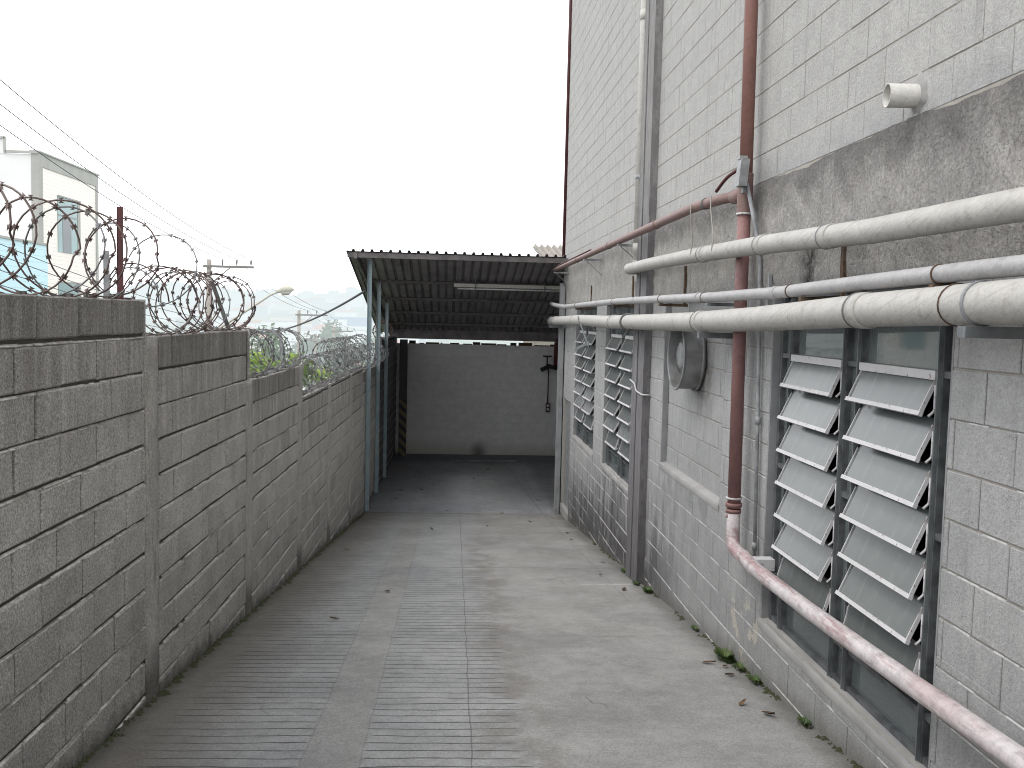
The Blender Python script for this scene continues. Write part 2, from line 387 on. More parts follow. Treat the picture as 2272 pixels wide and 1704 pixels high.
simple('h_teal', (.12, .27, .27), .15, .15, 1.2, 0, H, Specular_IOR_Level=.8)
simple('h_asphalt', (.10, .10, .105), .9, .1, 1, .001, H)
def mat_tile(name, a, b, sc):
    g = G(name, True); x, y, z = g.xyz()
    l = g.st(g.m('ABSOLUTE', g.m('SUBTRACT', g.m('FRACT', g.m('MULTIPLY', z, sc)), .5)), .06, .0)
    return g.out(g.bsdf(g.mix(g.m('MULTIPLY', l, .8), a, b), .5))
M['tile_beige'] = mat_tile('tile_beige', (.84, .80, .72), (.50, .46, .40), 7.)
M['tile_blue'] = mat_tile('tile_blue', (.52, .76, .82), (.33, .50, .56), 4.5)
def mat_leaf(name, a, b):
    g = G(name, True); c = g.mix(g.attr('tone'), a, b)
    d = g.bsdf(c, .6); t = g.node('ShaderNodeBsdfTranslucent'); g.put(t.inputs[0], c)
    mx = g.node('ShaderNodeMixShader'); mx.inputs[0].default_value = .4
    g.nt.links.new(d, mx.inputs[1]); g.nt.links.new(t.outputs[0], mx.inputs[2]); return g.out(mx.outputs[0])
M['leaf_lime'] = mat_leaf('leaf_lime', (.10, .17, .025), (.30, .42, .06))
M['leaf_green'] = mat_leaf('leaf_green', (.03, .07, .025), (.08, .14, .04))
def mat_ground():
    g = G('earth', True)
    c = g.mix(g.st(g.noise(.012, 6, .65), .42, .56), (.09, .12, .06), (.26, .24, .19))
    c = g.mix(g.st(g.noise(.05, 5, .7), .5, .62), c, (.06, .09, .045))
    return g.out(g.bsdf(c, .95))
M['earth'] = mat_ground()
def mat_fc():
    g = G('fibre_cement'); return g.out(g.bsdf(g.mix(g.noise(3, 6, .7), (.46, .43, .38), (.20, .185, .17)), .9, g.bump(g.noise(30, 4), .004)))
M['fibre_cement'] = mat_fc()

# ------------------------------------------------------------------ mesh builder
class MB:
    def __init__(s): s.v = []; s.f = []; s.mi = []; s.sm = []; s.mats = []; s.tone = []; s.top = []; s.ct = .5; s.cp = 9.
    def mat(s, name):
        if name not in s.mats: s.mats.append(name)
        s.cur = s.mats.index(name); return s
    def V(s, p): s.v.append(tuple(p)); return len(s.v)-1
    def F(s, idx, smooth=False):
        s.f.append(tuple(idx)); s.mi.append(s.cur); s.sm.append(smooth); s.tone.append(s.ct); s.top.append(s.cp)
    def quad(s, a, b, c, d): s.F([s.V(a), s.V(b), s.V(c), s.V(d)])
    def box(s, x0, x1, y0, y1, z0, z1, T=None):
        P = [(x, y, z) for z in (z0, z1) for y in (y0, y1) for x in (x0, x1)]
        if T: P = [T(p) for p in P]
        i = [s.V(p) for p in P]
        for q in ((0,2,3,1), (4,5,7,6), (0,1,5,4), (2,6,7,3), (0,4,6,2), (1,3,7,5)): s.F([i[k] for k in q])
    def bar(s, a, b, w, h, up=(0,0,1)):
        a, b = Vector(a), Vector(b); d = (b-a).normalized(); u = Vector(up)
        if abs(d.dot(u)) > .99: u = Vector((1, 0, 0))
        r = d.cross(u).normalized(); u = r.cross(d)
        i = []
        for p in (a, b):
            for sx, sy in ((-1,-1), (1,-1), (1,1), (-1,1)): i.append(s.V(p + r*w/2*sx + u*h/2*sy))
        for q in ((3,2,1,0), (4,5,6,7), (0,1,5,4), (1,2,6,5), (2,3,7,6), (3,0,4,7)): s.F([i[k] for k in q])
    def tube(s, pts, r, n=12, cap=True, rf=None, closed=False):
        pts = [Vector(p) for p in pts]; m = len(pts); rings = []
        t = next((p-pts[0] for p in pts if (p-pts[0]).length > 1e-5)).normalized()
        lastt = t
        u = Vector((0,0,1)) if abs(t.z) < .9 else Vector((0,1,0))
        nrm = t.cross(u).normalized()
        for k in range(m):
            a = pts[(k-1) % m] if (closed or k > 0) else pts[k]; b = pts[(k+1) % m] if (closed or k < m-1) else pts[k]
            tt = (b-a).normalized() if (b-a).length > 1e-5 else lastt
            lastt = tt
            nrm = (nrm - tt*nrm.dot(tt)).normalized(); bi = tt.cross(nrm)
            rr = rf(k) if rf else r
            rings.append([s.V(pts[k] + (nrm*cos(2*pi*j/n) + bi*sin(2*pi*j/n))*rr) for j in range(n)])
        for k in range(m if closed else m-1):
            A, B = rings[k], rings[(k+1) % m]
            for j in range(n): s.F([A[j], A[(j+1) % n], B[(j+1) % n], B[j]], True)
        if cap and not closed: s.F(rings[0][::-1]); s.F(rings[-1])
    def cyl(s, a, b, r, n=16, r2=None):
        a, b = Vector(a), Vector(b)
        s.tube([a, b], r, n, True, rf=(lambda k: r if k == 0 else (r2 if r2 is not None else r)))
    def build(s, name, parent=None):
        me = bpy.data.meshes.new(name); me.from_pydata(s.v, [], s.f)
        for m_ in s.mats: me.materials.append(M[m_])
        me.polygons.foreach_set('material_index', s.mi); me.polygons.foreach_set('use_smooth', s.sm)
        if len(set(s.tone)) > 1 or len(set(s.top)) > 1:
            for nm, arr in (('tone', s.tone), ('top', s.top)):
                at = me.attributes.new(nm, 'FLOAT', 'FACE'); at.data.foreach_set('value', arr)
        me.update()
        o = bpy.data.objects.new(name, me); COL.objects.link(o)
        if parent: o.parent = parent
        return o
def tag(o, label=None, cat=None, group=None, kind=None):
    if label: o['label'] = label
    if cat: o['category'] = cat
    if group: o['group'] = group
    if kind: o['kind'] = kind
    return o
def empty(name, label, cat, group=None, loc=(0,0,0)):
    o = bpy.data.objects.new(name, None); COL.objects.link(o); o.location = loc; o.empty_display_size = .1
    return tag(o, label, cat, group)
def copy_tree(o, parent=None):
    c = o.copy(); COL.objects.link(c); c.parent = parent
    for ch in list(o.children): copy_tree(ch, c)
    return c
def one(mat): b = MB(); b.mat(mat); return b
def fillet(pts, r, n=6):
    pts = [Vector(p) for p in pts]; out = [pts[0]]
    for k in range(1, len(pts)-1):
        a, p, b = pts[k-1], pts[k], pts[k+1]; da = (a-p).normalized(); db = (b-p).normalized()
        rr = min(r, (a-p).length*.49, (b-p).length*.49)
        if da.dot(db) < -.999: out.append(p); continue
        s0, s1 = p+da*rr, p+db*rr
        for j in range(n+1):
            t = j/n; out.append(s0*(1-t)**2 + p*2*t*(1-t) + s1*t*t)
    out.append(pts[-1]); return out

# ------------------------------------------------------------------ block walls
def subtract(a, b, holes):
    segs = [(a, b)]
    for h0, h1 in holes:
        ns = []
        for s0, s1 in segs:
            if h1 <= s0 or h0 >= s1: ns.append((s0, s1)); continue
            if h0 > s0: ns.append((s0, h0))
            if h1 < s1: ns.append((h1, s1))
        segs = ns
    return segs
def blocks(mb, P, s0, s1, rows, holes=(), phase=0., L=.4, jh=.010, jv=.006, dep=.011, jit=.002, topz=None, ch=.003, flip=False, irregular=0.):
    for ri, (z0, z1) in enumerate(rows):
        cuts = sorted({z0, z1} | {z for h in holes for z in h[2:] if z0+.02 < z < z1-.02})
        offs = phase + (L/2 if round((z0+100)/.2) % 2 else 0) + (U(-irregular, irregular))
        k0 = math.floor((s0-offs)/L)
        edges = [s0]; k = k0
        while True:
            k += 1; e = offs + k*L + U(-irregular, irregular)*.3
            if e >= s1-.05: break
            if e > s0+.05: edges.append(e)
        edges.append(s1)
        zj0, zj1 = U(-jit, jit), U(-jit, jit)
        for a, b in zip(edges[:-1], edges[1:]):
            tn = min(1, max(0, random.gauss(.5, .22))); wd = U(-jit, jit)*.8
            for c0, c1 in zip(cuts[:-1], cuts[1:]):
                hs = [(h[0], h[1]) for h in holes if h[2] < (c0+c1)/2 < h[3]]
                for p, q in subtract(a, b, hs):
                    if q-p < .03: continue
                    x0 = p + jv/2 + U(0, jit); x1 = q - jv/2 - U(0, jit)
                    y0 = c0 + (jh/2 + zj0 if c0 == z0 else 0) + U(-jit, jit)*.5; y1 = c1 - (jh/2 + zj1 if c1 == z1 else 0) + U(-jit, jit)*.5
                    if y1-y0 < .012: continue
                    mb.ct = tn; mb.cp = (topz - (y0+y1)/2 - .1) if topz is not None else 9.
                    tl = U(-jit, jit)*.6
                    o = [P(x0, y0, -dep), P(x1, y0, -dep), P(x1, y1, -dep), P(x0, y1, -dep)]
                    m_ = [P(x0, y0, wd-ch), P(x1, y0, wd-ch+tl), P(x1, y1, wd-ch), P(x0, y1, wd-ch)]
                    i_ = [P(x0+ch, y0+ch, wd), P(x1-ch, y0+ch, wd+tl), P(x1-ch, y1-ch, wd), P(x0+ch, y1-ch, wd)]
                    O = [mb.V(v) for v in o]; Mi = [mb.V(v) for v in m_]; I = [mb.V(v) for v in i_]
                    fs = [I]
                    for j in range(4):
                        fs.append([O[j], O[(j+1) % 4], Mi[(j+1) % 4], Mi[j]]); fs.append([Mi[j], Mi[(j+1) % 4], I[(j+1) % 4], I[j]])
                    for f in fs: mb.F(f[::-1] if flip else f)
    mb.ct = .5; mb.cp = 9.
def rows(z0, z1, base, h=.2):
    k = math.floor((z0-base)/h + 1e-6); r = []
    while base + k*h < z1-1e-6:
        a, b = max(z0, base+k*h), min(z1, base+(k+1)*h)
        if b-a > .03: r.append((a, b))
        k += 1
    return r

XR = 1.98
def XL(y): return -1.752 + .02*y
PR = lambda s, z, d: (XR - d, s, z)
PL = lambda s, z, d: (XL(s) + d, s, z)
Y0B, Y1B = -3.0, 16.3
WZ0, WZ1 = -1.85, .20
WINS = [(3.54, 5.61), (9.70, 11.76), (12.56, 14.60)]
REC = (6.57, 8.50, -1.32, .20)
DOOR = (14.98, 15.92, -3.22, -1.38)

# ---- warehouse ------------------------------------------------------
bld = empty('warehouse', 'tall light grey painted block warehouse wall filling the right side with louvred windows and pipes', 'building', loc=(XR, 7, -2.4))
bld_inv = Matrix.Translation(-Vector(bld.location))
def sub(o, p=None):      # keep world coordinates while parenting
    o.parent = p or bld
    o.matrix_parent_inverse = (Matrix.Translation(Vector((p or bld).location))).inverted() if (p or bld).type == 'EMPTY' else Matrix()
    return o
mb = one('painted_block')
holes = [(a, b, WZ0, WZ1) for a, b in WINS] + [REC, DOOR]
blocks(mb, PR, Y0B, Y1B, rows(-3.96, .20, .04), holes, phase=.1, jh=.009, jv=.006, dep=.009, jit=.0016)
blocks(mb, PR, Y0B, Y1B, rows(.90, 9.1, .88), (), phase=.06, jh=.007, jv=.004, dep=.0045, jit=.0014, ch=.002)
blocks(mb, lambda s, z, d: (XR+.055-d, s, z), REC[0]+.01, REC[1]-.01, rows(REC[2], REC[3], .04), (), phase=.25, jh=.009, jv=.006, dep=.009, jit=.0018)
for f in range(len(mb.f)): pass
mb.mat('ledge_grey')
for z0_, z1_ in rows(-3.96, .20, .04):
    y = Y0B
    while y < Y1B-.05:
        e = min(y+U(.05, .2), Y1B-.01)
        inh = [h for h in holes if h[2] < z1_ < h[3] and h[0] < e and y < h[1]]
        if not inh and rnd() < .68 and z1_ > ramp_z(y)-.05 and z1_ < .15 and not (9.0 < e and y < 9.65):
            d0 = U(-.0015, .001); zz = z1_-.0055; i = [mb.V((XR-d0, y, zz)), mb.V((XR-d0, e, zz)), mb.V((XR+.006, e, zz+.0055)), mb.V((XR+.006, y, zz+.0055)), mb.V((XR-d0+.002, y, zz-.003)), mb.V((XR-d0+.002, e, zz-.003))]
            mb.F([i[0], i[3], i[2], i[1]]); mb.F([i[4], i[0], i[1], i[5]])
        y = e+U(0, .01)
sub(mb.build('block_facade'))
mb = one('mortar_light')
def slab(y0, y1, z0, z1):
    if z0 < .5 < z1: slab(y0, y1, z0, .5); slab(y0, y1, .5, z1); return
    mb.box(XR+(.0075 if z1 < .6 else .0030), XR+.22, y0, y1, z0, z1)
xs = sorted(set([Y0B, Y1B] + [v for w in WINS for v in w] + [REC[0], REC[1], DOOR[0], DOOR[1]]))
for a, b in zip(xs[:-1], xs[1:]):
    mid = (a+b)/2; hz_ = [(h[2], h[3]) for h in holes if h[0] < mid < h[1]]
    for z0, z1 in subtract(-4.2, 9.1, hz_): slab(a, b, z0, z1)
mb.box(XR+.0625, XR+.218, REC[0], REC[1], REC[2], REC[3])
sub(mb.build('mortar_core'))
# smooth painted reveals
for a, b in WINS + [(REC[0], REC[1])]:
    mb = one('jamb_grey')
    z0 = WZ0 if (a, b) != (REC[0], REC[1]) else REC[2]
    dd = .15 if (a, b) != (REC[0], REC[1]) else .052
    mb.box(XR+.003, XR+.003+dd, b-.012, b+.0, z0, WZ1); mb.box(XR+.003, XR+.003+dd, a, a+.012, z0, WZ1)
    mb.box(XR+.003, XR+.003+dd, a+.012, b-.012, WZ1-.012, WZ1)
    sub(mb.build('window_reveal'))
# roughcast beam band with an uneven upper edge
mb = one('rough_render')
ny = 640; nz = 16; grid = []
def bn(y, k): return sin(y*3.1+k)*.5 + sin(y*7.7+k*2.3)*.3 + sin(y*17.+k*5)*.2 + sin(y*41.+k)*.12
for i in range(ny+1):
    y = Y0B + (Y1B-Y0B)*i/ny; rowv = []
    zt = .895 + bn(y, 1.)*.018; zb = .205
    for j in range(nz+1):
        z = zb + (zt-zb)*j/nz
        d = .007 + .003*sin(y*9+z*13) + .003*sin(y*23-z*31+1) + U(-.002, .002)
        if j == nz: d = .0015
        if j == 0: d = -.006
        rowv.append(mb.V((XR-d, y, z)))
    grid.append(rowv)
for i in range(ny):
    for j in range(nz): mb.F([grid[i][j], grid[i][j+1], grid[i+1][j+1], grid[i+1][j]], True)
sub(mb.build('render_band'))
# pilaster with darker side and groove
mb = one('pilaster_concrete')
mb.box(XR-.075, XR+.003, 9.03, 9.30, -3.3, 9.1); mb.box(XR-.055, XR+.0035, 9.30, 9.36, -3.3, 9.1); mb.box(XR-.075, XR+.003, 9.36, 9.53, -3.3, 9.1); mb.box(XR-.07, XR+.003, 9.53, 9.62, -3.3, .40)
sub(mb.build('pilaster'))
# corner post and thin brown drip edge
mb = one('jamb_grey'); mb.box(XR-.10, XR-.045, 16.02, 16.12, -3.42, .60); mb.box(XR-.06, XR+.0, 16.12, 16.28, -3.42, .60); mb.box(XR-.09, XR-.02, 15.96, 16.02, -3.42, .55)
sub(mb.build('corner_post'))
mb = one('maroon'); mb.cyl((XR-.02, 16.33, .9), (XR-.02, 16.33, 9.1), .03, 8); sub(mb.build('corner_conduit'))
mb = one('steel_grey'); mb.box(XR+.05, XR+.09, DOOR[0]+.001, DOOR[1]-.001, DOOR[2]+.0065, DOOR[3]-.001); sub(mb.build('hatch_door'))
mb = one('sill_cement'); mb.box(XR-.012, XR+.15, DOOR[0]-.02, DOOR[1]+.02, DOOR[2]-.15, DOOR[2]+.006); sub(mb.build('door_sill'))
def sill(mb, a, b, z, out, dep, rag=.004):
    n = 9; prev = None
    for k in range(n+1):
        y = a + (b-a)*k/n; w = U(-rag, rag); w2 = U(-rag, rag)
        i = [mb.V(p) for p in ((XR-out*.3+w*.5, y, z-.06+w2), (XR-out+w, y, z-.02+w2), (XR-out+.012+w, y, z+w2*.5), (XR+dep, y, z+.012), (XR+dep, y, z-.055))]
        if prev:
            for j in range(3): mb.F([prev[j], prev[j+1], i[j+1], i[j]], True)
        else: mb.F(i)
        prev = i
    mb.F(prev[::-1])
for a, b in WINS:
    mb = one('sill_cement'); sill(mb, a-.03, b+.03, WZ0-.004, .010, .07, .0014); sub(mb.build('window_sill'))
mb = one('sill_cement'); sill(mb, REC[0], REC[1]+.02, REC[2], .010, .054, .0016)
sub(mb.build('bricked_opening_sill'))
# interior shell so that the openings look into a dim room
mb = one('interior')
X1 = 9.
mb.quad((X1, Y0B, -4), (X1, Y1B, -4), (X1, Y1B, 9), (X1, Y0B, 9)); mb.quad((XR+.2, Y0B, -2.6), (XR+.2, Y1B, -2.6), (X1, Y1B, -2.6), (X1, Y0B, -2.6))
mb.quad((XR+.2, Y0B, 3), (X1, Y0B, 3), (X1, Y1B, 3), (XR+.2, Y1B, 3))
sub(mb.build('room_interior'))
mb = one('mortar_light')
mb.box(XR+.22, X1+.2, Y1B-.2, Y1B, -4, 9.1); mb.box(XR+.22, X1+.2, Y0B, Y0B+.2, -4, 9.1); mb.box(X1, X1+.2, Y0B, Y1B, -4, 9.1); mb.box(XR, X1+.2, Y0B, Y1B, 9.1, 9.3)
sub(mb.build('side_walls'))

# windows: frame mesh with louvres, arms and fixed panes under it
def window_at(a, b, src=None):
    W = b-a
    mb = one('dark_frame')
    H_ = WZ1-WZ0-.012
    vs = [.02, .16, .92, 1.09, 1.84, W-.045]
    for i, y in enumerate(vs):
        w = .03
        mb.box(-.030, .030, y-w/2, y+w/2, .0, H_)
    hs = [.02, .21, .29, 1.655, H_-.02]
    for y0, y1 in zip(vs[:-1], vs[1:]):
        for z in hs + ([.98] if y1-y0 < .3 else []):
            mb.box(-.026, .024, y0+.0145, y1-.0145, z-.014, z+.014)
        if y1-y0 > .3:
            mb.mat('chipped_white'); mb.box(-.046, -.0275, y0+.02, y1-.02, 1.630, 1.668); mb.mat('dark_frame')
    # outward thin edges of the T bars, lighter
    mb.mat('grey_paint')
    for y in vs[1:-1]: mb.box(-.048, -.0305, y-.004, y+.004, .01, H_-.01)
    fr = mb.build('window'); fr.location = (XR+.075, a, WZ0+.001)
    gl = one('window_glass')
    for y0, y1 in zip(vs[:-1], vs[1:]):
        gl.box(.0, .004, y0+.013, y1-.013, 1.667, H_-.03)
        gl.box(.0, .004, y0+.013, y1-.013, .225, .275); gl.box(.0, .004, y0+.013, y1-.013, .035, .195)
        if y1-y0 < .3: gl.box(.001, .005, y0+.013, y1-.013, .305, .965); gl.box(.001, .005, y0+.013, y1-.013, .99, 1.645)
    g_ = gl.build('fixed_pane'); g_.parent = fr
    for y0, y1 in ((vs[1], vs[2]), (vs[3], vs[4])):
        base = None
        for i in range(7):
            if base is None:
                lv = one('frosted_glass'); l = y1-y0-.062
                lv.box(-.0025, .0025, .006, l-.006, -.152, .030)
                lv.mat('chipped_white'); lv.box(-.013, .006, -.012, l+.012, -.171, -.1515)
                lv.box(-.009, .009, -.001, .005, -.153, .0); lv.box(-.009, .009, l-.005, l+.001, -.153, .0)
                base = lv.build('louvre'); o = base
            else: o = base.copy(); COL.objects.link(o)
            o.parent = fr; o.location = (-.030, y0+.031, 1.634-.1945*i); 
            ang = 24 + U(-1.8, 1.8) if a < 5 else 27 + U(-2.5, 2.5)
            if i == 6: ang -= 9
            o.rotation_euler = (0, math.radians(ang), 0)
        for yy in (y0+.020, y1-.020):      # operating rods
            rd = one('chipped_white'); rd.tube(fillet([(-.040, 0, .01), (-.040, 0, -.10), (-.066, 0, -.122)], .012, 3), .006, 6)
            r0 = rd.build('stay_arm')
            for i in range(7):
                r_ = r0 if i == 0 else r0.copy()
                if i: COL.objects.link(r_)
                r_.parent = fr; r_.location = (0, yy, 1.60-.1945*i)
    fr.parent = bld; fr.matrix_parent_inverse = bld_inv
    return fr
for a, b in WINS: window_at(a, b)
# exhaust fan in the bricked opening
fan = empty('exhaust_fan', 'round grey steel exhaust fan duct sticking out of the bricked-up opening', 'fan', loc=(1.9, 7.3, -.27))
def subf(o, p): o.parent = p; o.matrix_parent_inverse = Matrix.Translation(-Vector(p.location)); return o
mb = one('fan_steel'); FR = .27; FX0, FX1 = 1.85, XR+.045; cyf, czf = 7.50, -.285; n = 40
for (r, x0, x1) in ((FR, FX0, FX1), (FR-.006, FX0, FX1)):
    ra = [mb.V((x0, cyf+cos(2*pi*j/n)*r, czf+sin(2*pi*j/n)*r)) for j in range(n)]; rb = [mb.V((x1, cyf+cos(2*pi*j/n)*r, czf+sin(2*pi*j/n)*r)) for j in range(n)]
    for j in range(n): mb.F([ra[j], ra[(j+1) % n], rb[(j+1) % n], rb[j]], True)
mb.tube([(FX0, cyf+cos(2*pi*j/n)*(FR+.004), czf+sin(2*pi*j/n)*(FR+.004)) for j in range(n)], .009, 6, closed=True)
mb.tube([(FX1-.02, cyf+cos(2*pi*j/n)*(FR+.008), czf+sin(2*pi*j/n)*(FR+.008)) for j in range(n)], .012, 6, closed=True)
subf(mb.build('duct_ring'), fan)
mb = one('black'); c0 = mb.V((XR+.04, cyf, czf)); rr = [mb.V((XR+.04, cyf+cos(2*pi*j/n)*FR, czf+sin(2*pi*j/n)*FR)) for j in range(n)]
for j in range(n): mb.F([c0, rr[(j+1) % n], rr[j]])
subf(mb.build('back_plate'), fan)
mb = one('motor_grey'); mb.tube([(1.87, cyf, czf), (1.88, cyf, czf), (1.885, cyf, czf), (1.99, cyf, czf)], .1, 24, True, rf=lambda k: (.075, .10, .115, .115)[k])
for j in range(26):
    a = 2*pi*j/26; mb.bar((1.885, cyf+cos(a)*.125, czf+sin(a)*.125), (1.985, cyf+cos(a)*.125, czf+sin(a)*.125), .004, .03, (0, cos(a), sin(a)))
subf(mb.build('motor'), fan)
mb = one('fan_steel')
for a in (pi/4, 3*pi/4, 5*pi/4, 7*pi/4): mb.bar((1.96, cyf+cos(a)*.11, czf+sin(a)*.11), (1.96, cyf+cos(a)*FR, czf+sin(a)*FR), .03, .006, (1, 0, 0))
subf(mb.build('motor_strut'), fan)
mb = one('motor_grey')
for k in range(6):
    a = k*pi/3; P0 = Vector((1.99, cyf+cos(a)*.05, czf+sin(a)*.05)); P1 = Vector((2.0, cyf+cos(a)*.25, czf+sin(a)*.25)); t = Vector((.3, -sin(a), cos(a))).normalized()*.055
    mb.quad(P0-t*.6, P1-t, P1+t, P0+t*.6)
subf(mb.build('fan_blade'), fan)

# ------------------------------------------------------------------ pipes
def joint_of(c, d, r, n, mat, jr, jl):
    mb = one(mat); mb.tube([c-d*jl/2, c-d*jl/2, c+d*jl/2, c+d*jl/2], r, n, False, rf=lambda k: r if k in (0, 3) else r*jr); return mb.build('coupling')
def pipe_thing(name, label, cat, loc, pts, r, mat, joints=(), n=16, fil=.08, part='pipe', jr=1.12, jl=.06, ringmat=None):
    t = empty(name, label, cat, None, loc)
    P = fillet(pts, fil)
    mb = one(mat); mb.tube(P, r, n); subf(mb.build(part), t)
    if joints:
        for c, d in joints:
            c, d = Vector(c), Vector(d).normalized()
            mb = one('dark_rubber'); mb.tube([c+d*(jl/2), c+d*(jl/2), c+d*(jl/2+.012), c+d*(jl/2+.012)], r, n, False, rf=lambda k: r if k in (0, 3) else r*jr*1.03)
            subf(joint_of(c, d, r, n, ringmat or mat, jr, jl), t)
            if r > .05: subf(mb.build('gasket'), t)
    return t
def lerp_pipe(pts, y):
    for a, b in zip(pts[:-1], pts[1:]):
        lo, hi = sorted((a[1], b[1]))
        if lo <= y <= hi and hi > lo:
            t = (y-a[1])/(b[1]-a[1]); return tuple(a[i]+(b[i]-a[i])*t for i in range(3))
def bracket(parent, pts, y, r, mat, L=None, strut=True, wz=0, name='bracket', w=.035):
    p = lerp_pipe(pts, y); z = p[2]-r-.014
    mb = one(mat); mb.box(p[0]-r*.95, XR+.01, y-w/2, y+w/2, z-(.03 if r > .06 else .012), z+.010)
    if strut: mb.bar((p[0]-.0, y, z-.012), (XR, y, z-.20), .022, .006)
    if wz: mb.box(XR-.024, XR-.004, y-.018, y+.018, z-.012, z+wz)
    subf(mb.build(name), parent)
def clamp(parent, pts, y, r, mat, w=.018, name='clamp'):
    a, b = lerp_pipe(pts, y-.05), lerp_pipe(pts, y+.05)
    a, b = Vector(a), Vector(b); c = (a+b)/2; d = (b-a).normalized()
    mb = one(mat); mb.tube([c-d*w/2, c-d*w/2, c+d*w/2, c+d*w/2], r, 20, False, rf=lambda k: r if k in (0, 3) else r+.004); subf(mb.build(name), parent)

def yz(lst, x): return [(x, y, z) for y, z in lst]
BIGP = [(1.77, -2.5, .20), (1.77, 1.0, .125), (1.77, 2.9, .085), (1.77, 3.8, .067), (1.77, 5.3, .022), (1.77, 6.7, -.004), (1.77, 8.2, -.016), (1.77, 10.5, -.03), (1.765, 12.5, -.02), (1.765, 15.2, -.043), (1.76, 16.25, -.055)]
big = pipe_thing('drain_pipe', 'thickest grey-white drain pipe along the right wall crossing the window tops', 'pipe', (1.77, 7, .0), BIGP, .072, 'pvc',
    [((1.77, y, lerp_pipe(BIGP, y)[2]), (0, 1, -.01)) for y in (3.88, 6.45, 9.95, 13.1, 15.5, 16.2)], n=24, fil=.3, jr=1.09, jl=.09)
for y in (3.0, 6.3, 15.9): bracket(big, BIGP, y, .072, 'grey_paint', strut=False, w=.05)
for y in (3.0, 3.15): clamp(big, BIGP, y, .073, 'steel_grey' if y < 3.1 else 'rusty_iron', .014 if y < 3.1 else .004)
mb = one('dark_rubber'); c = Vector(lerp_pipe(BIGP, 9.15)); P = [c+Vector((cos(a)*.079, .05*sin(a*.5), sin(a)*.079)) for a in [2*pi*j/20-.6*pi for j in range(22)]] + [c+Vector((-.05, .08, -.17))]
mb.tube(P, .012, 6); subf(mb.build('hanging_strap'), big)
mb = one('grey_paint'); mb.bar((1.69, 12.3, .02), (1.74, 11.6, -.35), .006, .04); mb.bar((1.74, 11.6, -.30), (1.70, 12.6, -.42), .006, .04); subf(mb.build('bent_strap'), big)

MEDP = [(1.78, -2.5, .23), (1.78, 1.5, .21), (1.78, 3.0, .198), (1.78, 4.0, .184), (1.78, 5.0, .167), (1.78, 6.2, .168), (1.78, 8.2, .185), (1.78, 10.0, .194), (1.78, 12.5, .186), (1.77, 14.4, .178), (1.76, 15.6, .215), (1.75, 16.2, .25)]
med = pipe_thing('water_pipe', 'slim wavy light grey pipe resting on rusty angle brackets just above the thickest pipe', 'pipe', (1.78, 7, .18), MEDP, .034, 'pvc_grey',
    [((1.78, y, lerp_pipe(MEDP, y)[2]), (0, 1, 0)) for y in (5.0, 6.6, 8.9, 11.2)], n=16, fil=.3, jr=1.14, jl=.05)
for y, mt in ((3.30, 'rusty_iron'), (4.58, 'rust_yellow'), (6.3, 'grey_paint'), (7.75, 'rust_yellow'), (10.0, 'rusty_iron'), (13.0, 'rusty_iron')):
    bracket(med, MEDP, y, .034, 'rusty_iron' if mt != 'grey_paint' else mt, strut=False, wz=(.0 if y == 3.30 else .33), w=.035)
for y in (3.30, 4.78, 6.45, 7.8, 10.1, 13.1, 11.2): clamp(med, MEDP, y, .034, 'rusty_iron', .008)

UPP = [(1.80, -2.5, .36), (1.80, 1.0, .37), (1.80, 2.9, .395), (1.80, 3.9, .405), (1.80, 5.4, .455), (1.80, 6.9, .49), (1.80, 8.5, .512), (1.81, 9.50, .52)]
t = empty('drain_pipe', 'upper thick grey-white drain pipe above the slim pipe, elbowing into the white downpipe', 'pipe', None, (1.8, 6, .45))
mb = one('pvc'); mb.tube(fillet(UPP + [(1.93, 9.61, .525), (1.93, 9.61, .62)], .09), .055, 20); subf(mb.build('pipe'), t)
for y in (4.35, 5.3, 6.55):
    c = Vector(lerp_pipe(UPP, y)); mb = one('pvc'); mb.tube([c-Vector((0, .04, 0)), c-Vector((0, .04, 0)), c+Vector((0, .04, 0)), c+Vector((0, .04, 0))], .055, 20, False, rf=lambda k: .055 if k in (0, 3) else .0595); subf(mb.build('coupling'), t)
    clamp(t, UPP, y+.05, .058, 'steel_grey', .006)
dp = empty('downpipe', 'white downpipe descending the wall beside the dark pilaster', 'pipe', None, (1.93, 9.61, .6))
mb = one('pvc_white'); mb.tube([(1.93, 9.61, .60), (1.925, 9.61, 3), (1.92, 9.61, 9.0)], .052, 18); subf(mb.build('pipe'), dp)
mb = one('galvanised'); mb.tube([(1.93, 9.61, 1.45), (1.93, 9.61, 1.45), (1.93, 9.61, 1.49), (1.93, 9.61, 1.49)], .05, 18, False, rf=lambda k: .05 if k in (0, 3) else .057); mb.box(1.90, 1.985, 9.50, 9.56, 1.45, 1.49); subf(mb.build('clamp'), dp)
for zz in (3.1, .74):
    mb = one('pvc_white'); mb.tube([(1.927, 9.61, zz-.05), (1.927, 9.61, zz-.05), (1.927, 9.61, zz+.05), (1.927, 9.61, zz+.05)], .05, 18, False, rf=lambda k: .05 if k in (0, 3) else .057); subf(mb.build('coupling'), dp)
